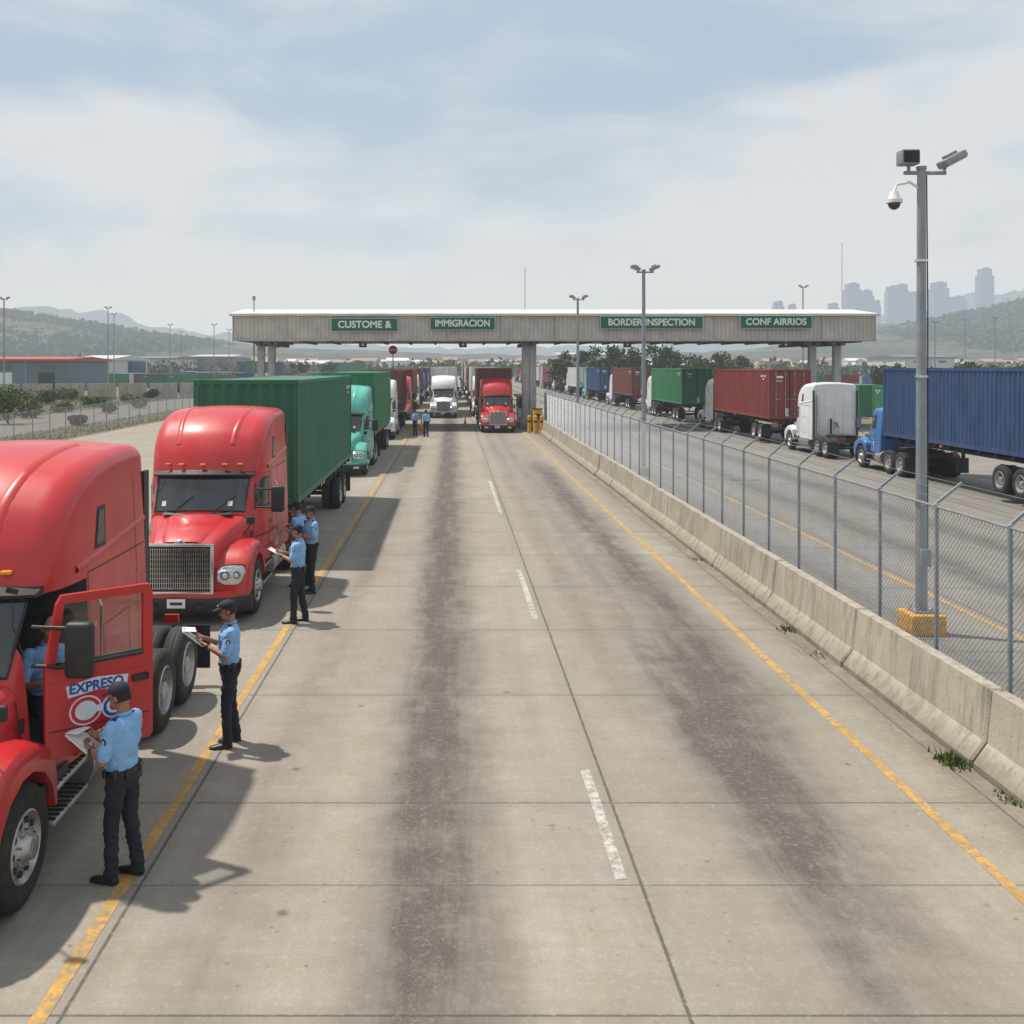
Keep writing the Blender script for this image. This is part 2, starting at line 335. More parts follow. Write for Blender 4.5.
# ------------------------------------------------------------------ tractor cab geometry
ST=[ # y hwb hwt zb zt r crown bow
(1.18,1.00,.92,.80,1.78,.12,.04,.24),(1.60,1.08,.96,.80,2.50,.16,.05,.24),(1.63,1.10,.99,.80,2.60,.18,.06,.24),(1.74,1.12,1.04,.80,2.92,.24,.07,.22),
(2.0,1.16,1.08,.80,3.26,.28,.09,.16),(2.5,1.19,1.10,.80,3.54,.26,.09,.06),(3.1,1.2,1.11,.80,3.66,.22,.08,0),(3.9,1.2,1.11,.80,3.69,.19,.06,0),(4.36,1.2,1.11,.80,3.67,.18,.05,0),(4.4,1.17,1.08,.82,3.63,.18,.04,0)]
STD=[ST[0],ST[1],(1.63,1.10,.99,.80,2.56,.16,.05,.24),(1.75,1.12,1.02,.8,2.66,.16,.05,.2),(2.1,1.15,1.03,.8,2.74,.16,.05,.1),(2.7,1.16,1.03,.8,2.76,.16,.05,0),(2.9,1.16,1.03,.8,2.74,.16,.05,0),(2.94,1.13,1.0,.82,2.7,.16,.04,0)]
def interp(st,y):
    ys=[s[0] for s in st];y=min(max(y,ys[0]),ys[-1])
    i=min(max(int(np.searchsorted(ys,y))-1,0),len(st)-2)
    t=(y-ys[i])/(ys[i+1]-ys[i]);a=np.array(st[i]);b=np.array(st[i+1])
    if i>=2 and i<len(st)-2:
        p0=np.array(st[i-1]);p3=np.array(st[i+2]);m1=(b-p0)/(ys[i+1]-ys[i-1])*(ys[i+1]-ys[i]);m2=(p3-a)/(ys[i+2]-ys[i])*(ys[i+1]-ys[i])
        h=(2*t**3-3*t*t+1)*a+(t**3-2*t*t+t)*m1+(-2*t**3+3*t*t)*b+(t**3-t*t)*m2;h[0]=y;return h
    return a*(1-t)+b*t
def ringp(s):
    y,hb,ht,zb,zt,r,cr,bow=s;H=[(hb*k/3,zb) for k in range(3)]
    for k in range(8):
        t=k/7;z=zb+(zt-r-zb)*t;H.append((hb+(ht-hb)*t**1.5,z))
    for k in range(1,8):
        a=math.pi/2*k/8;H.append((ht-r+r*math.cos(a),zt-r+r*math.sin(a)))
    for k in range(6):
        t=1-k/5;x=(ht-r)*t;H.append((x,zt+cr*(1-t*t)))
    full=H+[(-x,z) for x,z in reversed(H[1:-1])]
    return [Vector((x,y+bow*(x/hb)**2,z)) for x,z in full]
def surfx(st,y,z):
    yy=y
    for _ in range(6):
        s=interp(st,yy);yy=y-s[7]*.9
    s=interp(st,yy);t=min(max((z-s[3])/(s[4]-s[5]-s[3]),0),1);x=s[1]+(s[2]-s[1])*t**1.5
    if z>s[4]-s[5]:
        q=min((z-s[4]+s[5])/s[5],.99);x=s[2]-s[5]+s[5]*math.sqrt(1-q*q)
    return x
def patch(b,st,sg,y0,y1,z0,z1,off,mat,slant=0,slant1=0,n=6):
    vs=[];fs=[]
    for i in range(n+1):
        for j in range(n+1):
            tz=j/n;z=z0+(z1-z0)*tz;a0=y0+slant*tz;a1=y1+slant1*tz;y=a0+(a1-a0)*i/n
            vs.append((sg*(surfx(st,y,z)+off),y,z))
    for i in range(n):
        for j in range(n):fs.append((i*(n+1)+j,(i+1)*(n+1)+j,(i+1)*(n+1)+j+1,i*(n+1)+j+1))
    b.add(vs,fs,mat)
def topz(s,x):
    y,hb,ht,zb,zt,r,cr,bow=s
    if abs(x)<ht-r:return zt+cr*(1-(x/(ht-r))**2)
    q=min((abs(x)-ht+r)/r,.98);return zt-r+r*math.sqrt(1-q*q)
CACHE={}
def cabshell(st,door):
    b=B();ys=[]
    for i in range(len(st)-1):
        k=6 if 2<=i<len(st)-2 else (6 if i==0 else 1)
        for j in range(k):ys.append(st[i][0]+(st[i+1][0]-st[i][0])*j/k)
    ys.append(st[-1][0]);b.loft([ringp(interp(st,y)) for y in ys],RED)
    me=b.mesh("cab_shell",28)
    if door:
        o=link("tmp",me);me.materials.append(DARKIN)
        c=B();c.box((.78,2.02,1.80),(1.3,1.0,1.36),DARKIN);cm=c.mesh("cut",0);co=link("tmpc",cm)
        md=o.modifiers.new("b",'BOOLEAN');md.operation='DIFFERENCE';md.object=co;md.solver='EXACT';md.material_mode='TRANSFER'
        dg=bpy.context.evaluated_depsgraph_get();m2=bpy.data.meshes.new_from_object(o.evaluated_get(dg));bpy.data.objects.remove(o);bpy.data.objects.remove(co)
        m2.set_sharp_from_angle(angle=rad(28));me=m2
    return me
HD=[(.06,.60,.56,.62,1.34,.12,.03,.06),(.10,.63,.59,.6,1.42,.12,.03,.06),(.25,.68,.63,.6,1.50,.14,.04,.06),(.7,.80,.74,.6,1.62,.18,.05,.05),(1.05,.90,.84,.6,1.71,.18,.05,.05),(1.36,1.0,.93,.6,1.79,.16,.04,.05)]
def hoodmesh():
    b=B()
    b.loft([ringp(s) for s in HD],RED)
    R=[]
    for s,w in zip(HD[1:],(.34,.40,.47,.54,.60)):
        R.append([Vector((x*w,s[0]+s[7]*(x*w/s[1])**2,topz(s,x*w)+.035*min(1,(1-abs(x))*6)-.002)) for x in(-1,-.9,-.8,-.4,0,.4,.8,.9,1)])
    b.loft(R,RED,False,False,False)
    for sg in(-1,1):
        R=[]
        for x,ins in((.50,0),(.95,0),(1.08,.015),(1.15,.045),(1.19,.10),(1.2,.16)):
            top=[(1.62,.80),(1.58,1.08),(1.42,1.26-ins*.7),(1.2,1.36-ins),(.9,1.38-ins),(.6,1.33-ins),(.36,1.22-ins),(.18+ins*.3,1.06-ins*.6),(.08+ins,.85),(.06+ins*1.3,.56)]
            arch=[(1+.60*math.cos(a),.52+.60*math.sin(a)) for a in[rad(q) for q in(172,150,125,100,80,55,30,8)]]
            arch=[(.34,.56)]+arch+[(1.62,.62)]
            R.append([Vector((sg*x,yy,zz)) for yy,zz in top+arch])
        b.loft(R,RED)
    R=[]
    for k in range(17):
        x=-1.17+2.34*k/16;a=abs(x)/1.2;yy=-.035+.30*a**4
        R.append([Vector((x,yy,.50)),Vector((x,yy-.012,.53)),Vector((x,yy,.615)),Vector((x,yy+.16,.615)),Vector((x,yy+.16,.50))])
    b.loft(R,RED)
    return b.mesh("hood",30)
def cabdetail(st,day):
    b=B()
    if not day:
        for x0 in(-.62,.62):
            R=[]
            for y in np.linspace(1.80,3.6,16):
                s=interp(st,y);hw=.06
                pts=[]
                for dx,dz in((-hw,-.004),(-hw*.5,.020),(hw*.5,.020),(hw,-.004)):
                    x=x0*(.85+.15*min(1,(y-1.8)));x+=dx;pts.append(Vector((x,y+s[7]*(x/s[1])**2,topz(s,x)+dz)))
                R.append(pts)
            b.loft(R,RED,False,False,False)
        for sg in(-1,1):
            R=[]
            for y in np.linspace(2.3,4.34,12):
                z=2.60+.10*(y-2.3);x=surfx(st,y,z);R.append([Vector((sg*(x-.002),y,z-.04)),Vector((sg*(x+.022),y,z-.015)),Vector((sg*(x+.022),y,z+.015)),Vector((sg*(x-.002),y,z+.045))])
            b.loft(R,RED,False,False,False)
        for x in(-.9,-.45,0,.45,.9):b.box((x,4.405,2.2),(.05,.03,2.5),RED)
        for z in(1.5,2.55):b.box((0,4.405,z),(1.9,.025,.05),RED)
    else:b.box((0,2.3,2.79),(.6,.5,.06),RED,bev=.02)
    return b.mesh("cab_ribs",40)
def trimmesh(st,day):
    b=B()
    vs=[];fs=[];n=18;m=5
    for i in range(m+1):
        t=.07+.86*i/m
        s=np.array(st[0])*(1-t)+np.array(st[1])*t;y,hb,ht,zb,zt,r,cr,bow=s
        for j in range(n+1):
            x=(ht-.075)*(-1+2*j/n);vs.append((x,y+bow*(x/hb)**2-.012,topz(s,x)+.012))
    for i in range(m):
        for j in range(n):fs.append((i*(n+1)+j,i*(n+1)+j+1,(i+1)*(n+1)+j+1,(i+1)*(n+1)+j))
    b.add(vs,fs,GLASS)
    ring=[vs[j] for j in range(n+1)]+[vs[i*(n+1)+n] for i in range(1,m+1)]+[vs[m*(n+1)+j] for j in range(n-1,-1,-1)]+[vs[i*(n+1)] for i in range(m-1,-1,-1)]
    b.tube(ring,.018,BLACK,6)
    for j in(4,12):
        b.tube([Vector(vs[j])+Vector((0,-.03,-.03)),Vector(vs[2*(n+1)+j+4])+Vector((0,-.02,.02))],.01,BLACK,5)
    # paper permits behind glass edge
    for j,w in((2,.10),(15,.12)):
        p=Vector(vs[1*(n+1)+j])+Vector((0,-.004,.004));b.box(p,(w,.004,.10),WPLATE,Matrix.Rotation(rad(-30),3,'X'))
    b.box((0,1.22,1.815),(1.3,.14,.03),BLACK,Matrix.Rotation(rad(18),3,'X'),bev=.01)
    for sg in(-1,1):
        patch(b,st,sg,1.66,2.38,1.84,2.42,.004,BLACK,.10,0)
        patch(b,st,sg,1.71,2.34,1.88,2.38,.009,GLASS,.10,0)
        for y in(1.55,2.46):patch(b,st,sg,y,y+.012,1.05,2.48,.003,BLACK)
        patch(b,st,sg,1.55,2.47,1.05,1.062,.003,BLACK);patch(b,st,sg,1.6,2.47,2.48,2.492,.003,BLACK)
        patch(b,st,sg,2.28,2.42,1.5,1.53,.02,BLACK);patch(b,st,sg,1.6,2.4,1.30,1.32,.006,BLACK)
        b.tube([(sg*1.24,2.56,1.0),(sg*1.27,2.56,1.1),(sg*1.27,2.56,2.2),(sg*1.22,2.56,2.3)],.016,CHROME,6)
        if not day:
            patch(b,st,sg,2.75,3.05,2.72,3.14,.004,BLACK,.12,.03);patch(b,st,sg,2.79,3.01,2.76,3.10,.009,GLASS,.11,.02)
            patch(b,st,sg,2.55,4.3,2.52,2.534,.003,BLACK);patch(b,st,sg,2.55,2.562,.85,2.53,.003,BLACK)
            patch(b,st,sg,2.9,3.7,1.1,1.112,.003,BLACK);patch(b,st,sg,2.9,2.912,1.1,1.9,.003,BLACK);patch(b,st,sg,3.7,3.712,1.1,1.9,.003,BLACK);patch(b,st,sg,2.9,3.712,1.9,1.912,.003,BLACK)
            patch(b,st,sg,4.02,4.03,.85,3.3,.003,BLACK)
            for k in range(10):b.cyl((sg*(surfx(st,3.98,1+.15*k)),3.98,1+.15*k),(sg*(surfx(st,3.98,1+.15*k)+.008),3.98,1+.15*k),.012,CHROME,n=6)
            b.box((sg*1.12,4.47,2.1),(.05,.18,2.5),BLACK)
            b.box((sg*1.205,4.30,1.0),(.02,.05,.08),AMBER);patch(b,st,sg,2.62,2.72,1.95,2.0,.006,AMBER)
    for x in(-.7,-.42,0,.42,.7):
        yy=1.60+.24*(x/1.1)**2
        b.box((x,yy+.0,2.70 if not day else 2.66),(.10,.07,.035),AMBER,bev=.01)
    vis=[]
    for k in range(13):
        x=-1+2*k/12;yy=1.55+.24*x*x;vis.append([Vector((x*.97,yy-.10,2.50-.03*x*x)),Vector((x*.97,yy-.11,2.53-.03*x*x)),Vector((x*1.0,yy+.12,2.62-.05*x*x)),Vector((x*1.0,yy+.12,2.52-.05*x*x))])
    b.loft(vis,BLACK)
    for sg in(-1,1):
        b.box((sg*1.48,1.42,2.07),(.25,.13,.50),BLACK,bev=.045,seg=3);b.box((sg*1.48,1.49,2.07),(.2,.01,.43),CHROME)
        b.tube([(sg*1.02,1.50,2.25),(sg*1.4,1.45,2.25)],.018,BLACK);b.tube([(sg*1.02,1.50,1.9),(sg*1.4,1.45,1.9)],.018,BLACK)
        b.tube([(sg*.95,.75,1.5),(sg*1.12,.6,1.70),(sg*1.13,.58,1.74)],.012,BLACK);b.box((sg*1.13,.58,1.79),(.16,.07,.14),BLACK,bev=.03)
        b.tube([(sg*(HD[5][1]+.004),1.36,1.0),(sg*(HD[5][2]+.004),1.36,1.62)],.006,BLACK,5);b.box((sg*1.0,1.33,1.42),(.03,.05,.12),BLACK)
    b.box((0,.03,1.02),(1.12,.05,.80),BLACK,bev=.02)
    for k in range(27):
        x=-.52+1.04*k/26;b.box((x,-.002,1.02),(.012,.02,.74),CHROME)
    for z in np.linspace(.68,1.36,9):b.box((0,.002,z),(1.08,.02,.008),CHROME)
    for x in(-.57,.57):b.box((x,-.005,1.02),(.06,.07,.86),CHROME,bev=.02)
    for z in(.60,1.44):b.box((0,-.005,z),(1.2,.07,.055),CHROME,bev=.02)
    b.ell((0,-.02,1.49),(.09,.02,.045),CHROME)
    for sg in(-1,1):
        R=[];Q=[]
        for x,yo,h in((.66,.03,.10),(.78,.02,.16),(.95,.06,.17),(1.08,.13,.15),(1.165,.24,.08)):
            R.append([Vector((sg*x,yo-.015,.90-h)),Vector((sg*x,yo-.045,.90-h*.4)),Vector((sg*x,yo-.03,.90+h*.5)),Vector((sg*x,yo+.05,.90+h)),Vector((sg*x,yo+.2,.90+h*.8)),Vector((sg*x,yo+.2,.90-h))])
            Q+= [Vector((sg*x,yo+.02,.90+h+.012))]
        b.loft(R,LAMPG);b.box((sg*1.17,.34,.92),(.05,.12,.09),AMBER,bev=.015);b.tube(Q,.012,BLACK,6)
        for x,yy,rr in((.80,-.02,.085),(.99,.035,.07)):
            b.cyl((sg*x,yy-.015,.9),(sg*x,yy+.05,.9),rr,CHROME,n=18);b.cyl((sg*x,yy-.02,.9),(sg*x,yy-.0,.9),rr*.72,CHASSIS,n=18);b.ell((sg*x,yy-.02,.9),(rr*.6,.02,rr*.6),LAMPG,12,6)
        b.box((sg*.80,-.005,.38),(.24,.03,.1),LAMPG,bev=.01)
    R=[]
    for k in range(17):
        x=-1.2+2.4*k/16;a=abs(x)/1.2;yy=-.03+.30*a**4
        R.append([Vector((x,yy+.03,.22)),Vector((x,yy-.0,.28)),Vector((x,yy-.03,.44)),Vector((x,yy+.0,.497)),Vector((x,yy+.18,.497)),Vector((x,yy+.18,.22))])
    b.loft(R,BLACK);b.box((-.05,-.075,.42),(.32,.012,.16),WPLATE);b.box((-.05,-.083,.42),(.22,.004,.05),PATCH)
    for x in(-.45,.35):b.cyl((x,-.08,.36),(x,-.05,.36),.05,CHASSIS,n=12)
    b.tube([(-.6,-.05,.27),(-.6,-.1,.32),(-.6,-.05,.37)],.015,CHROME,6)
    return b.mesh("cab_trim",35)
def chassismesh(day,bob):
    b=B();rear=3.0 if day else 4.45
    off=-1.3 if day else 0
    for sg in(-1,1):
        b.box((sg*.42,3.7+off/2,.92),(.09,6.6+off,.26),CHASSIS)
        b.box((sg*.9,1.28+.38,.80),(.5,.7,.1),BLACK)
        b.box((sg*1.05,2.0,.44),(.28,.86,.05),ALU,bev=.01);b.box((sg*1.06,2.0,.72),(.24,.86,.05),ALU,bev=.01)
        for k in range(9):
            b.box((sg*1.06,1.62+.095*k,.475),(.25,.02,.012),CHASSIS);b.box((sg*1.07,1.62+.095*k,.75),(.21,.02,.012),CHASSIS)
        b.box((sg*.93,2.0,.6),(.04,.86,.44),ALU)
        if not day:
            b.cyl((sg*.92,2.5,.62),(sg*.92,3.95,.62),.30,ALU,n=28)
            for y in(2.7,3.2,3.75):b.cyl((sg*.92,y,.62),(sg*.92,y+.05,.62),.308,CHROME,n=28)
            b.box((sg*1.13,3.3,.84),(.12,1.9,.10),BLACK)
        else: b.cyl((sg*.92,2.5,.62),(sg*.92,3.1,.62),.30,ALU,n=28)
        wheel(b,(sg*1.19,1.0,.515),sg,True)
        for y in(5.1+off,6.2+off):
            wheel(b,(sg*1.2,y,.515),sg,False);wheel(b,(sg*.9,y,.515),sg,False,dual=True)
            b.box((sg*.55,y+.3,.62),(.1,.1,.3),CHASSIS);b.ell((sg*.6,y+.35,.72),(.13,.13,.14),CHASSIS,12,8)
        b.box((sg*1.03,6.95+off,.55),(.55,.02,.62),BLACK);b.box((sg*.75,6.96+off,.95),(.2,.06,.12),TAIL)
    for y in(1.0,5.1+off,6.2+off):b.cyl((-.9,y,.515),(.9,y,.515),.08,CHASSIS)
    for y in(3.4,4.6+off,5.65+off,6.8+off):b.box((0,y,.92),(.8,.12,.2),CHASSIS)
    b.box((0,5.65+off,1.10),(.95,.95,.07),CHASSIS,bev=.02);b.box((0,2.0,.6),(1.4,1.6,.5),CHASSIS)
    b.box((0,rear+.35,1.08),(.8,.6,.03),ALU)
    b.cyl((.25,rear+.1,1.1),(.25,rear+.1,1.9),.05,CHASSIS);b.tube([(0,rear,1.7),(.0,rear+.3,1.5),(.05,rear+.6,1.25)],.03,BLACK)
    b.tube([(-.1,rear,1.75),(-.1,rear+.25,1.45),(-.05,rear+.6,1.22)],.02,STOPR);b.tube([(.1,rear,1.75),(.12,rear+.3,1.4),(.1,rear+.7,1.2)],.02,LOGOB)
    if not day:
        b.cyl((.95,4.58,.8),(.95,4.58,3.1),.075,CHROME,n=14)
    return b.mesh("chassis",35)
def containermesh(L=12.19,H=2.9):
    b=B();w=1.219
    def corr(axis,a0,a1,fixed,sgn,z0,z1,dep=.045,per=.28):
        pts=[];p=a0
        seq=[(.0,0),(.07,0),(.14,1),(.21,1)]
        while p<a1:
            for d,o in seq:
                if p+d<a1:pts.append((p+d,o))
            p+=per
        pts.append((a1,0));vs=[]
        for q,o in pts:
            f=fixed-sgn*(.012+dep*o)
            for z in(z0,z1):vs.append((f,q,z) if axis=='y' else (q,f,z))
        b.add(vs,[(2*i,2*i+2,2*i+3,2*i+1) for i in range(len(pts)-1)],RED)
    corr('y',.1,L-.1,w,1,.14,H-.08);corr('y',.1,L-.1,-w,-1,.14,H-.08);corr('x',-w+.1,w-.1,0,-1,.14,H-.1)
    b.box((0,L/2,H-.04),(2*w-.1,L-.1,.04),RED);b.box((0,L/2,.12),(2*w-.1,L-.1,.06),CHASSIS)
    for sx in(-1,1):
        for y in(.07,L-.07):b.box((sx*(w-.06),y,H/2),(.13,.15,H-.2),RED)
        b.box((sx*(w-.04),L/2,H-.055),(.08,L-.2,.09),RED);b.box((sx*(w-.04),L/2,.08),(.08,L-.2,.15),RED)
        for y in(.09,L-.09):
            for z in(.06,H-.06):b.box((sx*(w-.085),y,z),(.18,.19,.125),RED,bev=.012)
    for y in(.07,L-.07):
        b.box((0,y,H-.06),(2*w-.3,.12,.11),RED);b.box((0,y,.08),(2*w-.3,.12,.15),RED)
    for sx in(-1,1):
        b.box((sx*.565,L-.04,H/2),(1.08,.05,H-.28),RED)
        for k in range(5):b.box((sx*.565,L-.008,.35+k*(H-.7)/4),(.98,.02,.22),RED)
        for x in(.28,.82):
            b.cyl((sx*x,L+.03,.1),(sx*x,L+.03,H-.08),.02,GALV,n=8)
            for z in(.25,H/2,H-.3):b.box((sx*x,L+.02,z),(.1,.04,.06),GALV)
            b.box((sx*(x-.12),L+.045,1.15),(.28,.015,.035),GALV)
    b.box((.6,L+.006,H-.45),(.42,.004,.12),WPLATE);b.box((.62,L+.006,H-.68),(.36,.004,.05),WPLATE)
    for sx in(-1,1):
        for k in range(9):
            if k!=4:b.box((sx*(w+.0005),L-1.5+k*.11,H-.40),(.003,.07,.11),WPLATE)
        for k in range(4):b.box((sx*(w+.0005),L-1.2+k*.10,H-.58),(.003,.06,.08),WPLATE)
    return b.mesh("container",20)
def chassistrailer(L=12.19):
    b=B()
    for sg in(-1,1):
        b.box((sg*.45,L/2,-.16),(.12,L,.30),CHASSIS)
        b.box((sg*.75,2.9,-.55),(.10,.12,.9),CHASSIS);b.box((sg*.75,2.9,-1.0),(.25,.25,.04),CHASSIS)
        for y in(9.1,10.35):
            wheel(b,(sg*1.2,y,-.885),sg,False);wheel(b,(sg*.9,y,-.885),sg,False,dual=True)
        b.box((sg*1.0,11.1,-.75),(.6,.02,.65),BLACK);b.box((sg*.85,L-.03,-.2),(.35,.05,.12),TAIL)
        b.box((sg*.8,9.72,-.5),(.1,2.4,.2),CHASSIS)
        b.box((sg*1.16,5.0,-.06),(.06,.14,.08),AMBER)
    for y in np.linspace(.1,L-.1,12):b.box((0,y,-.08),(2.35,.1,.12),CHASSIS)
    b.box((0,L-.1,-.55),(2.2,.1,.1),CHASSIS)
    for sg in(-1,1):b.box((sg*.6,L-.1,-.35),(.08,.08,.4),CHASSIS)
    for y in(9.1,10.35):b.cyl((-1,y,-.885),(1,y,-.885),.07,CHASSIS)
    return b.mesh("trailer_chassis",35)
def get(k,f,*a):
    if k not in CACHE:CACHE[k]=f(*a)
    return CACHE[k]
def trimdoor(st):
    me=trimmesh(st,False);bm=bmesh.new();bm.from_mesh(me)
    kill=[f for f in bm.faces if .9<f.calc_center_median().x<1.35 and 1.5<f.calc_center_median().y<2.5 and 1.0<f.calc_center_median().z<2.5]
    bmesh.ops.delete(bm,geom=kill,context='FACES');bm.to_mesh(me);bm.free();return me
def truck(loc,rz,pm,cont=None,day=False,door=False,ctop=4.3,gap=0):
    root=empty("semi_truck",(loc[0],loc[1],0),rz)
    st=STD if day else ST
    link("cab",get(('cab',day,door),cabshell,st,door),root,over={0:pm})
    link("hood",get('hood',hoodmesh),root,over={0:pm});link("roof_ribs",get(('rib',day),cabdetail,st,day),root,over={0:pm})
    link("cab_trim",get(('trim',day),trimmesh,st,day) if not door else get('trimdoor',trimdoor,st),root)
    link("chassis",get(('ch',day),chassismesh,day,True),root)
    if cont:
        y0=(3.4 if day else 4.85)+gap;z0=ctop-2.9
        link("container",get('cont',containermesh),root,(0,y0,z0),over={0:cont});link("trailer_chassis",get('tch',chassistrailer),root,(0,y0,z0))
    return root
T1=truck((-4.8,7.5),0,RED,None,door=True)
dh=Vector((1.12,1.50,0));dd=Vector((.76,.62,0)).normalized();dn=Vector((dd.y,-dd.x,0))
def DP(u,z,o=0):
    p=dh+dd*u+dn*o;return Vector((p.x,p.y,z))
def opendoor():
    b=B()
    def slab(poly,o0,o1,mat):
        b.loft([[DP(u,z,o0) for u,z in poly],[DP(u,z,o1) for u,z in poly]],mat)
    slab([(0,1.06),(.97,1.06),(1.0,1.10),(1.0,1.86),(0,1.86)],0,.06,RED)
    slab([(.02,1.04),(.98,1.04),(.98,1.9),(.02,1.9)],-.03,-.001,DARKIN)
    for poly in([(0,1.86),(.09,1.86),(.17,2.44),(.10,2.44)],[(.91,1.86),(1.0,1.86),(1.0,2.44),(.91,2.44)],[(.10,2.44),(1.0,2.44),(.97,2.52),(.15,2.52)]):slab(poly,0,.055,RED)
    slab([(.09,1.86),(.91,1.86),(.91,1.885),(.095,1.885)],.005,.066,BLACK)
    slab([(.10,1.885),(.91,1.885),(.91,2.44),(.17,2.44)],.02,.026,CLEAR)
    slab([(.03,1.30),(.97,1.30),(.97,1.31),(.03,1.31)],.06,.062,BLACK);slab([(.03,1.74),(.97,1.74),(.97,1.75),(.03,1.75)],.06,.066,RED)
    slab([(.80,1.62),(.95,1.62),(.95,1.68),(.80,1.68)],.06,.09,BLACK)
    def disc(u,z,ru,rz_,o,mat):slab([(u+ru*math.cos(t),z+rz_*math.sin(t)) for t in np.linspace(0,2*math.pi,24,endpoint=False)],o,o+.002,mat)
    # arched name band, striped, and two round emblems
    slab([(.20,1.58),(.46,1.61),(.74,1.59),(.76,1.70),(.46,1.73),(.18,1.69)],.061,.064,WPLATE)
    disc(.36,1.44,.15,.135,.061,WPLATE);disc(.36,1.44,.135,.12,.0635,STOPR);disc(.36,1.44,.10,.088,.066,WPLATE);slab([(.37,1.41),(.52,1.41),(.52,1.47),(.37,1.47)],.0685,.0695,WPLATE)
    disc(.62,1.43,.115,.11,.061,WPLATE);disc(.62,1.43,.10,.095,.0635,LOGOB);disc(.62,1.43,.07,.065,.066,WPLATE);disc(.62,1.43,.04,.04,.0685,STOPR)
    slab([(.20,1.20),(.72,1.20),(.70,1.24),(.22,1.24)],.061,.064,WPLATE)
    return b.mesh("door",25)
link("open_door",opendoor(),T1)
drz=math.atan2(dd.y,dd.x)
lettering("door_lettering",T1,"EXPRESO",.125,DP(.46,1.652,.0665),(rad(90),0,drz),LOGOB,.50,.001,.004)
lettering("door_number",T1,"USDOT 40817",.06,DP(.46,1.22,.0655),(rad(90),0,drz),CHASSIS,.40,.001)
def cabin():
    b=B();b.box((.6,2.25,1.32),(.5,.42,.14),DARKIN,bev=.04);b.box((.6,2.44,1.72),(.48,.1,.74),DARKIN,bev=.04)
    b.cyl((.6,1.62,1.5),(.6,1.75,1.72),.02,BLACK)
    t=[Vector((.6+.2*math.cos(a),1.76+.2*math.sin(a)*.45,1.74+.2*math.sin(a)*.85)) for a in np.linspace(0,2*math.pi,25)];b.tube(t,.014,BLACK,6)
    return b.mesh("seat",30)
link("seat_and_wheel",cabin(),T1)
truck((-4.8,17.65),0,RED,C_GREEN,ctop=4.28,gap=.8)
lq=[(TEAL,C_GREEN2),(WHITE,C_BROWN),(RED,C_RED),(WHITE,C_BROWN),(BLUE,C_BLUE),(WHITE,C_RED),(RED,C_GREEN),(WHITE,C_WHITE),(WHITE,C_BROWN),(RED,C_RED)]
y=41.5
for i,(p,c) in enumerate(lq):
    truck((-4.8+random.uniform(-.08,.08),y),random.uniform(-.004,.004),p,c,ctop=4.3);y+=21+random.uniform(-.5,2)
y=88
for i,(p,c) in enumerate([(WHITE,C_WHITE),(WHITE,C_WHITE),(RED,C_WHITE),(WHITE,C_BROWN),(WHITE,C_WHITE),(BLUE,C_RED)]):
    truck((-.85+random.uniform(-.1,.1),y),0,p,c,ctop=4.5);y+=22
y=68.6
for i,(p,c) in enumerate([(RED,C_BROWN),(WHITE,C_WHITE),(RED,C_RED),(WHITE,C_WHITE),(TEAL,C_BROWN),(WHITE,C_WHITE),(WHITE,C_RED)]):
    truck((3.1+random.uniform(-.1,.1),y),0,p,c,ctop=4.45);y+=21.5
def rtruck(rear,p,c,day=False,top=4.4,X=19.75):
    L=(3.4 if day else 4.85)+12.19
    return truck((X,rear+L),math.pi+random.uniform(-.004,.004),p,c,day=day,ctop=top)
rtruck(30.8,BLUE,C_BLUE,True,4.52)
truck((19.75,56.0),math.pi,WHITE,None)
rear=58.4
for p,c in[(WHITE,C_RED),(WHITE,C_GREEN2),(WHITE,C_BROWN),(TEAL,C_BLUE),(WHITE,C_WHITE),(WHITE,C_BROWN),(RED,C_RED),(BLUE,C_WHITE),(WHITE,C_BLUE),(WHITE,C_RED),(WHITE,C_BROWN)]:
    rtruck(rear,p,c,False,4.4,19.75+random.uniform(-.1,.1));rear+=21.9+random.uniform(0,1)
def yard(px,Y,c,rz=0,z=0,n=1):
    for k in range(n):
        link("shipping_container",get('cont',containermesh),None,(W(px,Y),Y,z+2.9*k),rz,over={0:c})
cl=[C_GREEN,C_BROWN,C_BLUE,C_RED,C_WHITE,C_ORANGE,C_GREEN2,C_BLUE]
for i in range(16):
    yard(100+i*13+random.uniform(-4,4),random.uniform(200,250),cl[(i*3)%8],math.pi/2 if i%3 else 0,0,1)
for i in range(22):
    Y=random.uniform(240,330);px=90+i*13+random.uniform(-4,4);yard(px,Y,random.choice(cl),random.choice([math.pi/2,0,math.pi/2]),0,random.choice([1,1,2]))
for i in range(14):
    Y=random.uniform(160,260);px=560+i*30+random.uniform(-8,8)
    if W(px,Y)>34:yard(px,Y,random.choice(cl),random.choice([math.pi/2,0]),0,1)
for Y in(60,74,90):link("shipping_container",get('cont',containermesh),None,(36+random.uniform(0,2),Y,0),0,over={0:random.choice([C_GREEN2,C_GREEN])})
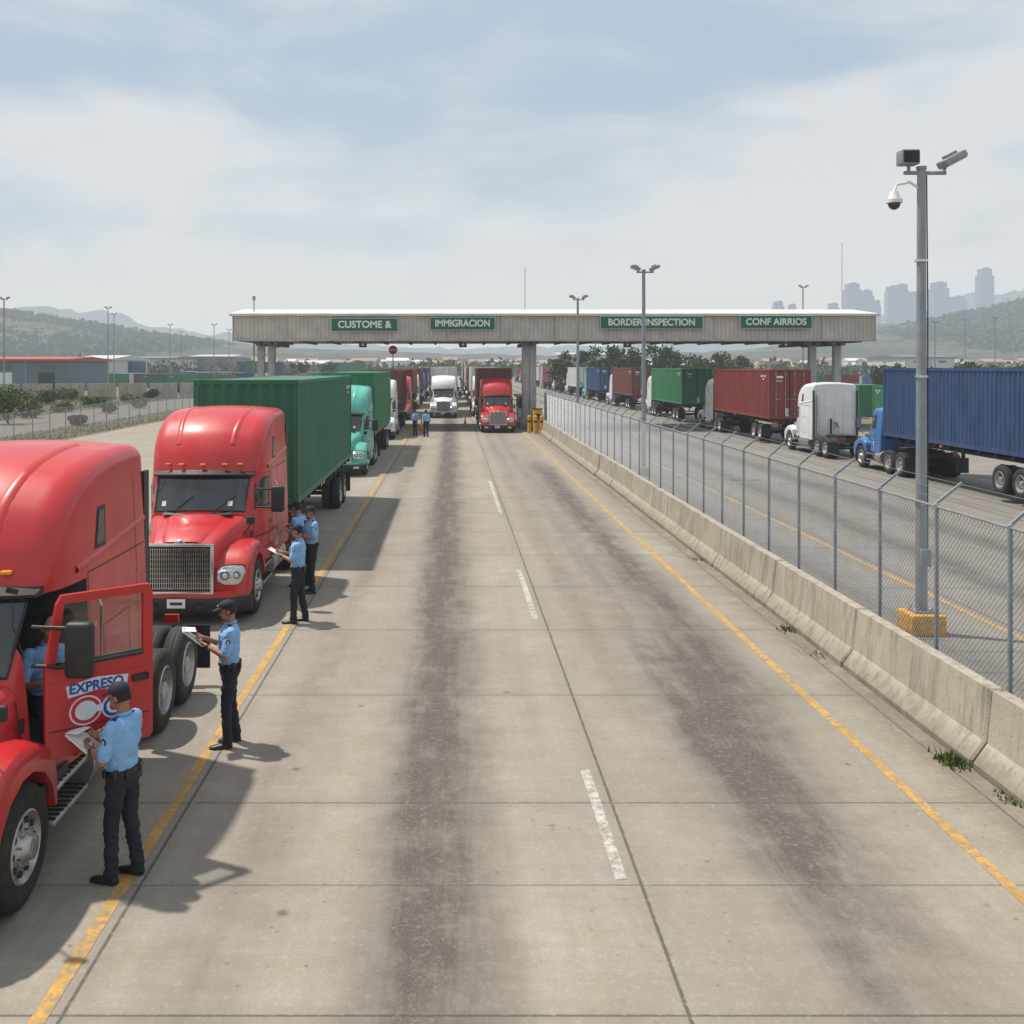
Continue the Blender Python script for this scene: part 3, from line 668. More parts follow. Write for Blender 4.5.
# ------------------------------------------------------------------ canopy
def canopy():
    Y0=72.;root=empty("inspection_canopy",(0,Y0,0));xl=W(233,Y0);xr=W(875,Y0);z0=Zh(341,Y0);z1=Zh(316,Y0);D=9
    b=B()
    per=.3
    for (yy,s) in((0,-1),(D,1)):
        vs=[];x=xl
        while x<xr:
            for d,o in((0,0),(.09,0),(.12,.05),(.27,.05)):
                if x+d<xr:vs+= [(x+d,yy+s*o,z0),(x+d,yy+s*o,z1)]
            x+=per
        b.add(vs,[(2*i,2*i+2,2*i+3,2*i+1) for i in range(len(vs)//2-1)],CANOPY)
    for xx in(xl,xr):b.box((xx,D/2,(z0+z1)/2),(.06,D,z1-z0),CANOPY)
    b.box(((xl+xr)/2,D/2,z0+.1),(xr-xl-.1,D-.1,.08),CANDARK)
    zt=Zh(308,Y0)
    R=[[Vector((x,-.35,z1)),Vector((x,-.35,z1+.16)),Vector((x,D/2,zt+.15)),Vector((x,D+.35,z1+.16)),Vector((x,D+.35,z1))] for x in(xl-.2,xr+.2)]
    b.loft(R,CANCAP)
    b.box(((xl+xr)/2,-.06,z0+.04),(xr-xl+.1,.18,.12),COLM)
    for k in range(13):b.box((xl+(xr-xl)*k/12,-.07,(z0+z1)/2),(.05,.05,z1-z0),COLM)
    for k in range(24):
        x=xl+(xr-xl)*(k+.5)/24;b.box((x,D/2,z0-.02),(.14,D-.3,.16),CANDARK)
    link("roof",b.mesh("canopy_roof",30),root)
    c=B()
    for px in(257,268,527,534.5,820,845):
        x=W(px,Y0);w=.5
        c.box((x,1.6,z0/2),(w,w,z0),COLM,bev=.03);c.box((x,1.6,.4),(.85,.85,.8),CONC,bev=.04);c.box((x,1.6,z0-.14),(.8,.8,.1),COLM)
        c.box((x,D/2,z0-.2),(.3,D-.6,.24),CANDARK)
    link("columns",c.mesh("columns",30),root)
    l=B()
    for px in(363,463,627,785):
        x=W(px,Y0);l.box((x,-.1,z0-.28),(.55,.18,.36),BLACK,bev=.03);l.cyl((x,-.2,z0-.28),(x,-.21,z0-.28),.09,AMBER,n=16);l.cyl((x,-.1,z0-.1),(x,-.1,z0+.05),.03,GALV)
    link("lane_signals",l.mesh("signals",30),root)
canopy()
def sign(x0,x1,y0,y1,txt):
    Y=71.68;root=empty("overhead_sign",(W((x0+x1)/2,Y),Y,Zh((y0+y1)/2,Y)));w=(x1-x0)*Y/1000;h=(y1-y0)*Y/1000
    b=B();b.box((0,0,0),(w,.08,h),SIGNW,bev=.02);b.box((0,-.043,0),(w-.06,.01,h-.06),SIGNG);b.box((0,.12,0),(w*.8,.16,.08),GALV)
    link("panel",b.mesh("sign_panel",30),root)
    lettering("lettering",root,txt,h*.72,(0,-.056,0),(rad(90),0,0),SIGNW,w*.84,.004,.02)
sign(331,398,318,331.5,"CUSTOME &");sign(430,495,317,330,"IMMIGRACION");sign(600,703,316,329,"BORDER INSPECTION");sign(740,812,315.5,328.5,"CONF AIRRIOS")
r=empty("stop_sign",(W(393,78),78,0));b=B()
b.cyl((0,0,Zh(350,78)),(0,-.02,Zh(350,78)),.36,STOPR,n=8);b.cyl((0,.02,0),(0,.02,Zh(350,78)),.04,GALV);b.box((0,-.025,Zh(350,78)),(.5,.008,.12),SIGNW);link("sign_and_post",b.mesh("stop"),r)
def booth(x,Y):
    r=empty("inspection_booth",(x,Y,0));b=B()
    b.box((0,0,.1),(1.5,3.4,.2),CONC,bev=.03);b.box((0,0,.75),(1.2,2.2,1.1),WPLATE,bev=.02);b.box((0,0,1.75),(1.14,2.14,.9),GLASS)
    for sx in(-1,1):
        for sy in(-1,0,1):b.box((sx*.57,sy*1.07,1.75),(.07,.07,.92),WPLATE)
    b.box((0,0,2.3),(1.6,2.8,.2),WPLATE,bev=.04);link("booth_body",b.mesh("booth"),r)
booth(5.75,79)
def gate(x,Y):
    r=empty("barrier_gate",(x,Y,0));b=B();b.box((0,0,.8),(.6,.6,1.6),YEL,bev=.05);b.box((0,0,1.63),(.64,.64,.06),BLACK);b.box((0,-.31,1.1),(.3,.02,.4),BLACK)
    b.tube([(0,-.2,1.4),(.1,-.2,2.6),(.3,-.2,4.6)],.04,SIGNW)
    link("gate_body",b.mesh("gate"),r)
gate(5.95,69.5)
for i,(x,Y) in enumerate([(5.3,68.5),(5.7,68.2),(6.1,68.0)]):
    r=empty("yellow_bollard",(x,Y,0));b=B();b.cyl((0,0,0),(0,0,1.15),.13,YEL,n=14);b.ell((0,0,1.15),(.13,.13,.07),YEL);b.cyl((0,0,.75),(0,0,.88),.133,BLACK,n=14);link("post",b.mesh("bollard"),r)
for (x,Y) in[(-1.9,69),(-2.2,72),(1.0,76)]:
    r=empty("traffic_cone",(x,Y,0));b=B();b.box((0,0,.02),(.36,.36,.04),BLACK);b.cyl((0,0,.04),(0,0,.72),.14,ORANGE,.025);b.cyl((0,0,.36),(0,0,.5),.088,SIGNW,.062);link("cone",b.mesh("cone"),r)
# ------------------------------------------------------------------ lamp posts
def flood(b,c,ang):
    R=Matrix.Rotation(rad(ang),3,'Y')
    c=Vector(c);b.box(c,(.42,.34,.13),GALV,R,bev=.03);b.box(c+R@Vector((0,0,-.07)),(.36,.28,.02),LAMPG,R);b.box(c+R@Vector((0,0,.09)),(.2,.2,.06),GALV,R,bev=.02)
def lamp(x,Y,h,near=False):
    r=empty("lamp_post",(x,Y,0));b=B()
    if near:
        b.box((0,0,.17),(.60,.60,.36),YEL,bev=.03);b.box((0,0,.37),(.34,.34,.03),GALV)
        for sx in(-1,1):
            for sy in(-1,1):b.cyl((sx*.13,sy*.13,.38),(sx*.13,sy*.13,.44),.018,GALV,n=6)
    else:b.cyl((0,0,0),(0,0,.35),.22,CONC)
    b.cyl((0,0,.35),(0,0,h),.10,GALV,.07,n=20)
    b.cyl((0,0,h),(0,0,h+.05),.085,GALV,n=20)
    b.cyl((-.30,0,h-.06),(.42,0,h-.06),.035,GALV)
    b.cyl((-.22,0,h-.06),(-.22,0,h+.1),.03,GALV);b.cyl((.36,0,h-.06),(.45,0,h+.1),.03,GALV)
    if near:
        b.box((-.23,0,h+.2),(.32,.26,.26),GALV,bev=.03);b.box((-.23,-.135,h+.2),(.26,.02,.2),CHASSIS)
        flood(b,(.52,-.02,h+.17),-28)
        b.tube([(0,0,h-.35),(-.2,0,h-.22),(-.42,0,h-.26),(-.47,0,h-.38)],.025,SIGNW)
        b.cyl((-.47,0,h-.52),(-.47,0,h-.38),.11,SIGNW,.06,n=18);b.cyl((-.47,0,h-.58),(-.47,0,h-.52),.135,SIGNW,n=18);b.ell((-.47,0,h-.58),(.105,.105,.12),GLASS)
        b.box((.02,-.11,1.3),(.16,.08,.3),GALV,bev=.01);b.tube([(.09,0,h-.1),(.11,0,h*.7),(.11,0,1.45)],.012,BLACK,5)
        for z in(2.2,4.4,6.4):b.cyl((0,0,z),(0,0,z+.04),.108,CHROME,n=20)
    else:
        flood(b,(-.35,-.02,h+.12),22);flood(b,(.45,-.02,h+.12),-22)
    link("post_and_heads",b.mesh("lamp",30),r)
lamp(8.12,17.3,8.0,True);lamp(8.05,42,8.6);lamp(8.05,64,8.9)
for px,py,Y in[(803,287,120),(4,299,110),(108,308,160),(114,314,190),(170,325,210),(181,332,260),(214,325,200),(229,330,240),(935,322,160),(965,320,200),(995,318,180)]:
    lamp(W(px,Y),Y,Zh(py,Y))
for px,py,Y in[(525,268,320),(842,243,380),(254,296,74)]:
    r=empty("radio_mast",(W(px,Y),Y,0));b=B();h=Zh(py,Y);b.cyl((0,0,0),(0,0,h),.05+Y/3000,GALV,.03+Y/5000,n=6);b.cyl((0,0,h*.97),(0,0,h),.12,GALV,n=6);link("mast",b.mesh("mast"),r)
# ------------------------------------------------------------------ people
def hand(mirror):
    b=B();m=-1 if mirror else 1
    xs=[.028,.010,-.009,-.027];Ls=[.068,.076,.070,.054]
    for x,L in zip(xs,Ls):
        b.capsule((x*.6*m,0,.0),(x*m,0,.085),.014,.0125,SKIN,8)
        p=Vector((x*m,0,.088));a=.35
        for q,rr in((.45,.0095),(.32,.0085),(.25,.0078)):
            d=Vector((x*.8*m,-math.sin(a),math.cos(a)));n=p+d*L*q;b.capsule(p,n,rr,rr*.94,SKIN,8,k=2);p=n;a+=.55
    b.capsule((.018*m,0,.02),(.042*m,-.012,.055),.014,.0115,SKIN,8);b.capsule((.042*m,-.012,.055),(.052*m,-.035,.088),.0108,.009,SKIN,8)
    b.capsule((0,0,-.03),(0,0,.02),.024,.022,SKIN,10)
    me=b.mesh("hand",0);o=link("t",me);md=o.modifiers.new("r",'REMESH');md.mode='VOXEL';md.voxel_size=.0042;md.use_smooth_shade=True
    dg=bpy.context.evaluated_depsgraph_get();m2=bpy.data.meshes.new_from_object(o.evaluated_get(dg));bpy.data.objects.remove(o);m2.materials.clear();m2.materials.append(SKIN);m2.polygons.foreach_set('use_smooth',[True]*len(m2.polygons));return m2
HANDS=[hand(False),hand(True)]
def person(name,loc,rz,EL,WL,ER,WR,lean=0,head=(0,0),vox=.012,seat=False,pad=None,cap=True,gear=True,stance=.0,hs=1.0,down=.18,book=False):
    root=empty(name,loc,rz);root.scale=(hs,hs,hs)
    b=B();prims=[]
    def cp(a,c,ra,rb,tag,sx=1):
        b.capsule(a,c,ra,rb,SKIN,16,sx);prims.append((np.array(a),np.array(c),ra,rb,tag))
    tor=[(.84,.150,.112,0),(.90,.172,.124,.004),(.98,.170,.122,.0),(1.03,.162,.120,-.006),(1.10,.168,.126,-.010),(1.20,.182,.128,-.010),(1.30,.198,.132,-.006),(1.38,.200,.120,0),(1.43,.168,.097,.006),(1.47,.095,.075,.012)]
    def ln(z):return -lean*max(z-.95,0)
    rings=[]
    for z,rx,ry,yo in tor:
        rings.append([Vector((rx*math.copysign(abs(math.cos(t))**.85,math.cos(t)),yo+ln(z)+ry*math.copysign(abs(math.sin(t))**.9,math.sin(t)),z)) for t in [2*math.pi*k/24 for k in range(24)]])
    b.loft(rings,SKIN)
    hy=ln(1.6)+.005
    cp((0,.012+ln(1.44),1.44),(0,.0+hy,1.56),.058,.055,'skin')
    Hc=Vector((0,hy-.015,1.635))
    if not seat:
        for (x,fy) in [(.10,-stance),(-.10,stance)]:
            cp((x*.95,0,.88),(x*1.02,fy*.5-.012,.50),.096,.068,'pants');cp((x*1.02,fy*.5-.012,.50),(x*1.1,fy+.02,.13),.068,.058,'pants');cp((x*1.1,fy+.02,.13),(x*1.1,fy+.018,.075),.062,.064,'pants')
    else:
        for x in(.1,-.1):
            cp((x,0,.9),(x*1.2,-.42,.92),.092,.068,'pants');cp((x*1.2,-.42,.92),(x*1.2,-.44,.55),.066,.055,'pants')
    for sg,E,Wr in((1,EL,WL),(-1,ER,WR)):
        sh=Vector((sg*.185,ln(1.41)+.005,1.405));E=Vector(E);Wr=Vector(Wr)
        mid=sh.lerp(E,.78);cp(sh,mid,.064,.062,'shirt');cp(mid,mid+(E-sh).normalized()*.004,.0625,.0625,'shirt');cp(mid,E,.043,.039,'skin');cp(E,Wr,.040,.027,'skin')
    b.ell((0,ln(1.4)+.01,1.40),(.2,.085,.055),SKIN)
    me=b.mesh(name+"_raw",0);o=link("t",me);md=o.modifiers.new("r",'REMESH');md.mode='VOXEL';md.voxel_size=vox;sm=o.modifiers.new("s",'SMOOTH');sm.factor=.5;sm.iterations=3
    dg=bpy.context.evaluated_depsgraph_get();m2=bpy.data.meshes.new_from_object(o.evaluated_get(dg));bpy.data.objects.remove(o)
    m2.materials.clear()
    for mm in(SHIRT,PANTS,SKIN,LEATHER):m2.materials.append(mm)
    n=len(m2.polygons);C=np.empty(n*3);m2.polygons.foreach_get('center',C);C=C.reshape(-1,3)
    zz=np.clip(C[:,2],.84,1.47);T=np.array(tor);rx=np.interp(zz,T[:,0],T[:,1]);ry=np.interp(zz,T[:,0],T[:,2]);yo=np.interp(zz,T[:,0],T[:,3])-lean*np.maximum(zz-.95,0)
    q=np.sqrt((C[:,0]/rx)**2+((C[:,1]-yo)/ry)**2);d=(q-1)*np.minimum(rx,ry);d=np.where((C[:,2]>1.47)|(C[:,2]<.84),np.hypot(np.maximum(d,0),C[:,2]-zz),d);best=d;tag=np.where(C[:,2]>1.015,0,1);tag=np.where((C[:,2]>.975)&(C[:,2]<=1.015),3,tag)
    tid={'shirt':0,'pants':1,'skin':2}
    for a,c,ra,rb,tg in prims:
        ab=c-a;t=np.clip(((C-a)@ab)/max(ab@ab,1e-9),0,1);dd_=np.linalg.norm(C-(a+t[:,None]*ab),axis=1)-(ra+(rb-ra)*t)
        w=dd_<best-.001;best=np.where(w,dd_,best);tag=np.where(w,tid[tg],tag)
    tag=np.where((tag==2)&(C[:,2]<1.475)&(np.abs(C[:,0])<.12)&(np.abs(C[:,1]-ln(1.45))<.11)&(C[:,2]>1.35),0,tag)
    m2.polygons.foreach_set('material_index',tag.astype(int));m2.polygons.foreach_set('use_smooth',[True]*n)
    if vox<.013:
        vn=[v.normal.copy() for v in m2.vertices];skinv=set()
        for p in m2.polygons:
            if p.material_index>=2:skinv.update(p.vertices)
        for v in m2.vertices:
            if v.index in skinv:continue
            c=v.co;f=noise.noise(Vector((c.x*9,c.y*9,c.z*16)))*.015+noise.noise(Vector((c.x*22+5,c.y*22,c.z*30)))*.007
            v.co=c+vn[v.index]*f
    m2.update();link("body",m2,root)
    hd=B();
    hd.ell(Hc+Vector((0,.01,.01)),(.076,.094,.112),SKIN,20,14);hd.ell(Hc+Vector((0,-.03,-.055)),(.056,.060,.058),SKIN,16,10)
    hd.ell(Hc+Vector((0,-.088,-.022)),(.014,.020,.024),SKIN,10,8);hd.ell(Hc+Vector((0,-.078,.018)),(.05,.016,.012),SKIN,12,6)
    for sg in(-1,1):
        hd.ell(Hc+Vector((sg*.078,.01,-.01)),(.010,.02,.032),SKIN,8,8);hd.ell(Hc+Vector((sg*.04,-.06,-.03)),(.022,.022,.02),SKIN,8,6)
    hm=hd.mesh("head",0);o=link("t",hm);md=o.modifiers.new("r",'REMESH');md.mode='VOXEL';md.voxel_size=.006 if vox<.013 else .012;sm=o.modifiers.new("s",'SMOOTH');sm.factor=.5;sm.iterations=2
    dg=bpy.context.evaluated_depsgraph_get();h2=bpy.data.meshes.new_from_object(o.evaluated_get(dg));bpy.data.objects.remove(o);h2.materials.clear();h2.materials.append(SKIN);h2.polygons.foreach_set('use_smooth',[True]*len(h2.polygons))
    x=B()
    for sg in(-1,1):
        x.ell(Hc+Vector((sg*.03,-.083,.0)),(.011,.006,.006),EYEW,8,6);x.box(Hc+Vector((sg*.03,-.088,.02)),(.03,.006,.006),HAIR)
    x.ell(Hc+Vector((0,-.088,-.062)),(.022,.006,.006),LIP,8,6)
    R=[]
    for k in range(7):
        z=-.045+.1*k/6;rr=.081 if k>1 else .077;R.append([Hc+Vector((rr*math.cos(t),.012+(.098)*math.sin(t),z)) for t in np.linspace(rad(-12),rad(192),16)])
    x.loft(R,HAIR,False,False,False)
    if cap:
        D=[];zc=.045
        for k in range(9):
            t=math.pi/2*k/8;q=max(math.cos(t)**.75,1e-3);D.append([Hc+Vector((.086*q*math.cos(u),.008+.106*q*math.sin(u),zc+.083*math.sin(t))) for u in np.linspace(0,2*math.pi,22,endpoint=False)])
        x.loft(D,NAVY)
        br=[]
        for k in range(11):
            u=rad(205+130*k/10);inn=Vector((.084*math.cos(u),.008+.103*math.sin(u),zc+.008));w=math.sin(math.pi*k/10)*.075
            out=inn+Vector((math.cos(u)*.25*w,-w,-.018*(w/.075)));br.append([Hc+inn,Hc+out,Hc+out+Vector((0,0,.006)),Hc+inn+Vector((0,0,.012))])
        x.loft(br,NAVY);x.ell(Hc+Vector((0,-.095,zc+.035)),(.02,.008,.018),GOLD,10,6)
    else:
        x.ell(Hc+Vector((0,.03,.035)),(.082,.092,.094),HAIR,18,12)
    xm=x.mesh("face_and_cap",40)
    hr=empty("head_pivot",(Hc.x,Hc.y,Hc.z-.08));hr.parent=root;hr.rotation_euler=(head[0]+down,0,head[1])
    for nm,dt in(("head",h2),("face_and_cap",xm)):
        dt.transform(Matrix.Translation(-(Hc-Vector((0,0,.08)))));link(nm,dt,hr)
    g=B()
    g.tube([Vector((.062*math.cos(t),.012+ln(1.47)+.062*math.sin(t),1.487-.012*math.cos(t+math.pi/2))) for t in np.linspace(0,2*math.pi,18)],.014,SHIRT,6)
    if gear:
        for a,s in((20,(.05,.05,.10)),(165,(.07,.07,.17)),(60,(.05,.04,.08)),(120,(.05,.04,.07)),(-35,(.05,.04,.07)),(-140,(.06,.05,.09))):
            t=rad(a);p=Vector((.182*math.cos(t),.134*math.sin(t),.985 if s[2]<.12 else .93));g.box(p,s,LEATHER,Matrix.Rotation(t+math.pi/2,3,'Z'),bev=.012)
        g.loft([[Vector((.180*math.cos(t),.132*math.sin(t),z)) for t in np.linspace(0,2*math.pi,30,endpoint=False)] for z in(.97,1.018)],LEATHER,False,False)
        g.box((0,-.136,.994),(.05,.012,.036),GOLD)
        for sg in(-1,1):
            g.box((sg*.10,ln(1.3)-.128,1.30),(.09,.012,.09),SHIRT,bev=.004)
            E=Vector(EL if sg>0 else ER);sh=Vector((sg*.185,ln(1.41),1.405));p=sh.lerp(E,.35)+Vector((sg*.060,0,0));g.ell(p,(.008,.03,.036),PATCH,12,8);g.ell(p+Vector((sg*.004,0,0)),(.007,.016,.02),GOLD,10,6)
            g.box((sg*.13,ln(1.45),1.462),(.10,.045,.012),PATCH,Matrix.Rotation(rad(sg*14),3,'Y'))
        g.box((.09,ln(1.36)-.128,1.36),(.03,.012,.035),GOLD,bev=.004)
        g.box((-.15,ln(1.42)-.07,1.42),(.045,.035,.07),LEATHER,bev=.008)
        g.cyl(Vector(WL).lerp(Vector(EL),.12),Vector(WL).lerp(Vector(EL),.2),.034,LEATHER,n=14)
    if not seat:
        for (xx,fy) in((.11,-stance),(-.11,stance)):
            RR=[]
            for yy,w,h in((.075,.025,.045),(.06,.038,.075),(0,.042,.085),(-.07,.045,.062),(-.14,.048,.05),(-.18,.038,.04),(-.2,.018,.03)):
                RR.append([Vector((xx+w*math.cos(t),fy+.01+yy,max(0,.5*h+.5*h*math.sin(t)*1.0))) for t in np.linspace(0,2*math.pi,14,endpoint=False)])
            g.loft(RR,LEATHER);g.box((xx,fy-.05,.012),(.085,.25,.024),LEATHER,bev=.008)
    link("collar_belt_shoes",g.mesh("gear",35),root)
    for i,(E,Wr) in enumerate(((EL,WL),(ER,WR))):
        E=Vector(E);Wr=Vector(Wr);tz=(Wr-E).normalized()
        up=(Vector(( (1 if i==0 else -1)*.6,0,-.8)))if pad else Vector((1 if i==0 else -1,0,0));up=(up-tz*up.dot(tz)).normalized();xa=up.cross(tz).normalized()
        M=Matrix((( xa.x,up.x,tz.x,Wr.x),(xa.y,up.y,tz.y,Wr.y),(xa.z,up.z,tz.z,Wr.z),(0,0,0,1)))
        o=link("hand_left" if i==0 else "hand_right",HANDS[i],root);o.matrix_local=M
    if pad:
        p,s,rx_,rzz=pad;q=B();R=Matrix.Rotation(rzz,3,'Z')@Matrix.Rotation(rx_,3,'X')
        q.box(p,(s[0],s[1],.010),PAPER if book else BLACK,R);q.box(Vector(p)+R@Vector((0,0,.009)),(s[0]*.94,s[1]*.94,.006),PAPER,R)
        q.box(Vector(p)+R@Vector((.0,.0,.016)),(s[0]*.9,s[1]*.9,.002),PAPER,Matrix.Rotation(rzz+.08,3,'Z')@Matrix.Rotation(rx_+.08,3,'X'));q.box(Vector(p)+R@Vector((0,s[1]*.46*-1,.018)),(.08,.02,.012),CHROME,R)
        if book:q.box(Vector(p)+R@Vector((0,-.09,.05)),(s[0]*.95,s[1]*.5,.003),PAPER,Matrix.Rotation(rzz,3,'Z')@Matrix.Rotation(rx_+.6,3,'X'))
        link("clipboard",q.mesh("clipboard"),root)
    return root
person("officer",(-2.96,8.98,0),rad(-106),EL=(.25,-.03,1.13),WL=(.10,-.26,1.17),ER=(-.25,-.04,1.13),WR=(-.09,-.25,1.22),pad=((.02,-.40,1.20),(.20,.27),rad(-32),0),vox=.011,stance=.06,book=True,down=.28)
person("officer",(-2.70,12.15,0),rad(-78),EL=(.25,-.05,1.14),WL=(.10,-.30,1.26),ER=(-.24,-.08,1.15),WR=(-.08,-.32,1.30),pad=((.0,-.44,1.33),(.22,.30),rad(-40),.1),vox=.011,stance=.05,book=True,down=.25)
person("officer",(-2.76,17.95,0),rad(-95),EL=(.24,-.06,1.15),WL=(.09,-.30,1.22),ER=(-.24,-.07,1.15),WR=(-.07,-.30,1.24),pad=((.0,-.42,1.25),(.22,.28),rad(-30),0),stance=.08,down=.2)
person("officer",(-2.86,20.3,0),rad(-60),EL=(.25,-.03,1.14),WL=(.1,-.27,1.2),ER=(-.25,-.04,1.13),WR=(-.1,-.26,1.2),pad=((.0,-.38,1.22),(.22,.28),rad(-30),0),stance=.04)
person("officer",(-3.15,20.9,0),rad(-110),EL=(.26,.0,1.13),WL=(.24,-.16,.93),ER=(-.26,-.02,1.13),WR=(-.12,-.28,1.2),stance=.04,lean=.15)
person("officer",(W(415,66),66,0),rad(-40),EL=(.26,.0,1.13),WL=(.24,-.1,.9),ER=(-.26,-.02,1.13),WR=(-.12,-.25,1.15),vox=.02)
person("officer",(W(426,65),65,0),rad(200),EL=(.27,.0,1.13),WL=(.25,-.1,.9),ER=(-.27,-.02,1.13),WR=(-.25,-.1,.9),vox=.02)
person("truck_driver",(-3.88,9.58,.48),rad(38),EL=(.24,-.20,1.16),WL=(.22,-.42,1.28),ER=(-.25,-.12,1.12),WR=(-.1,-.36,1.2),seat=True,cap=False,gear=False,lean=.15,down=.1)
# ------------------------------------------------------------------ vegetation
def leafmat(name,a,bb):
    t=NT(name);c=t.coord('World');n=t.noise(c,1.3,3);n2=t.noise(c,14,1);col=t.mix(t.ramp(n,.35,.65),a,bb);col=t.mix(t.math('MULTIPLY',t.ramp(n2,.4,.7),.5),col,tuple(x*1.4 for x in bb));return t.fin(col,.9,spec=.15)
LEAF=leafmat("foliage",(.025,.045,.014),(.06,.09,.025));DRY=leafmat("dry_foliage",(.12,.10,.05),(.20,.17,.09));BARK=simple("bark",(.10,.075,.055),.9,0,.3,8)
def leaves(b,cs,n,size,mat):
    i=b.mi(mat)
    for c,r in cs:
        for _ in range(n):
            v=rng.normal(size=3);v/=np.linalg.norm(v);v*=rng.uniform(.3,1.05);p=np.array(c)+v*np.array(r)
            if p[2]<.05:continue
            a=rng.normal(size=3);a/=np.linalg.norm(a);u=np.cross(a,rng.normal(size=3));u/=np.linalg.norm(u);s=size*rng.uniform(.5,1.3)
            o=len(b.v);b.v+=[tuple(p-a*s),tuple(p+u*s*.7),tuple(p+a*s),tuple(p-u*s*.7)];b.f.append((o,o+1,o+2,o+3));b.m.append(i)
def tree(x,Y,h,mat=LEAF):
    r=empty("tree",(x,Y,0));b=B();b.cyl((0,0,0),(.1,0,h*.45),.16*h/6,BARK,.09*h/6,n=8);cs=[]
    for k in range(11):
        a=random.uniform(0,6.28);q=random.uniform(.05,.36)*h;z=random.uniform(.32,.86)*h;p=(q*math.cos(a),q*math.sin(a),z);b.cyl((.05,0,h*.3),p,.05*h/6,BARK,.02,n=5);cs.append((p,(h*.2*random.uniform(.7,1.2),h*.2,h*.15)))
    leaves(b,cs,110,h*.04,mat);link("trunk_and_crown",b.mesh("tree",0,False),r)
def shrub(x,Y,w,h,mat=LEAF,name="shrub"):
    r=empty(name,(x,Y,0));b=B();cs=[]
    for k in range(9):
        a=random.uniform(0,6.28);q=random.uniform(0,.38)*w;b.cyl((0,0,0),(q*math.cos(a),q*math.sin(a),h*.6),.03,BARK,.01,n=5);cs.append(((q*math.cos(a),q*math.sin(a),random.uniform(.25,.75)*h),(w*.22,w*.22,h*.28)))
    leaves(b,cs,170,.12,mat);link("stems_and_leaves",b.mesh("shrub",0,False),r)
LEAF2=leafmat("shrub_green",(.045,.07,.02),(.10,.14,.04))
for px,py,w,h,m in[(8,424,4.8,3.3,LEAF2),(32,418,2.6,1.6,DRY),(-20,420,4,2.5,LEAF),(60,412,3,1.2,DRY),(95,407,3.2,1.3,LEAF2),(125,402,3,1.2,DRY),(150,400,3,1.5,LEAF),(80,425,2,.8,DRY),(15,406,5,2.2,LEAF2),(48,404,5,1.8,LEAF),(110,413,2.5,1,LEAF2),(138,408,3,1.3,DRY),(72,401,4,1.8,LEAF2),(165,398,3,1.4,LEAF2),(180,394,3,1.6,LEAF)]:
    Y=4600/(py-366);shrub(W(px,Y),Y,w,h,m)
for px,Y,h in[(560,170,7),(578,180,8),(597,175,7),(612,190,9),(632,180,8),(655,185,9),(676,190,8),(698,180,7),(715,200,8),(740,190,7),(880,150,4.8),(897,155,5.2),(915,150,4.5),(932,158,5.5),(950,150,5),(968,156,5.5),(985,150,5),(1003,160,5),(1022,150,5),(300,260,6),(330,280,6),(250,270,6)]:
    tree(W(px,Y),Y,h)
b=B();cs=[]
for i in range(520):
    Y=random.uniform(330,640);px=random.uniform(-40,1060);h=random.uniform(3,8);cs.append(((W(px,Y),Y,h*.5),(h*1.2,h*.8,h*.5)))
leaves(b,cs,44,1.1,LEAF);link("distant_trees",b.mesh("distant_trees",0,False))
b=B();mi=b.mi(DRY)
def blade(b,x,y,h,mi):
    a=random.uniform(0,6.28);o=len(b.v);w=.012+h*.02;dx,dy=random.gauss(0,.3)*h,random.gauss(0,.3)*h
    b.v+=[(x-w*math.cos(a),y-w*math.sin(a),0),(x+w*math.cos(a),y+w*math.sin(a),0),(x+dx,y+dy,h)];b.f.append((o,o+1,o+2));b.m.append(mi)
for i in range(30000):
    x=random.uniform(-80,-38.3) if random.random()<.8 else random.uniform(-28.9,-24.2);y=random.uniform(50,150);blade(b,x,y,random.uniform(.15,.5 if x<-38 else .25),mi)
link("dry_grass",b.mesh("dry_grass",0,False))
WEED=leafmat("weed_green",(.05,.08,.02),(.11,.15,.045))
for (px,py,n,s,hh) in[(953,762,260,.16,.10),(788,630,90,.14,.08),(1010,800,60,.12,.06),(700,560,40,.2,.08),(820,655,30,.2,.05)]:
    Y=4600/(py-366);x=W(px,Y);b=B();mi=b.mi(WEED)
    for _ in range(n):blade(b,random.gauss(0,s*.6),random.gauss(0,s*.8),random.uniform(.3,1)*hh,mi)
    link("weed_tuft",b.mesh("weed",0,False),None,(min(x,5.9),Y,.001))
# ------------------------------------------------------------------ left background
r=empty("concrete_wall",(0,0,0));b=B();
for k in range(16):
    t=k/16;x=-95+62*t;y=122+22*t;b.box((x,y,1.1),(3.75,.2,2.2),CONC,Matrix.Rotation(math.atan2(22,62),3,'Z'),bev=.03)
link("panels",b.mesh("wall"),r)
def warehouse(px0,px1,pytop,Y,D,wall,roof,gable=.8):
    x0=W(px0,Y);x1=W(px1,Y);h=Zh(pytop,Y);r=empty("warehouse",(0,0,0));b=B()
    b.box(((x0+x1)/2,Y+D/2,h/2),(x1-x0,D,h),wall)
    R=[[Vector((x,Y-.5,h)),Vector((x,Y-.5,h+.35)),Vector((x,Y+D/2,h+gable+.4)),Vector((x,Y+D+.5,h+.35)),Vector((x,Y+D+.5,h))] for x in(x0-.5,x1+.5)];b.loft(R,roof)
    n=max(int((x1-x0)/7),2)
    for k in range(n):
        xx=x0+(x1-x0)*(k+.5)/n;b.box((xx,Y-.04,1.7),(3,.1,3.4),WPLATE if k%2 else CHASSIS)
        b.box((xx,Y-.03,h-1.2),(2.4,.08,.7),GLASS)
        b.box((x0+(x1-x0)*k/n+.1,Y-.05,h/2),(.2,.12,h),GALV)
    link("walls_and_roof",b.mesh("warehouse",30),r)
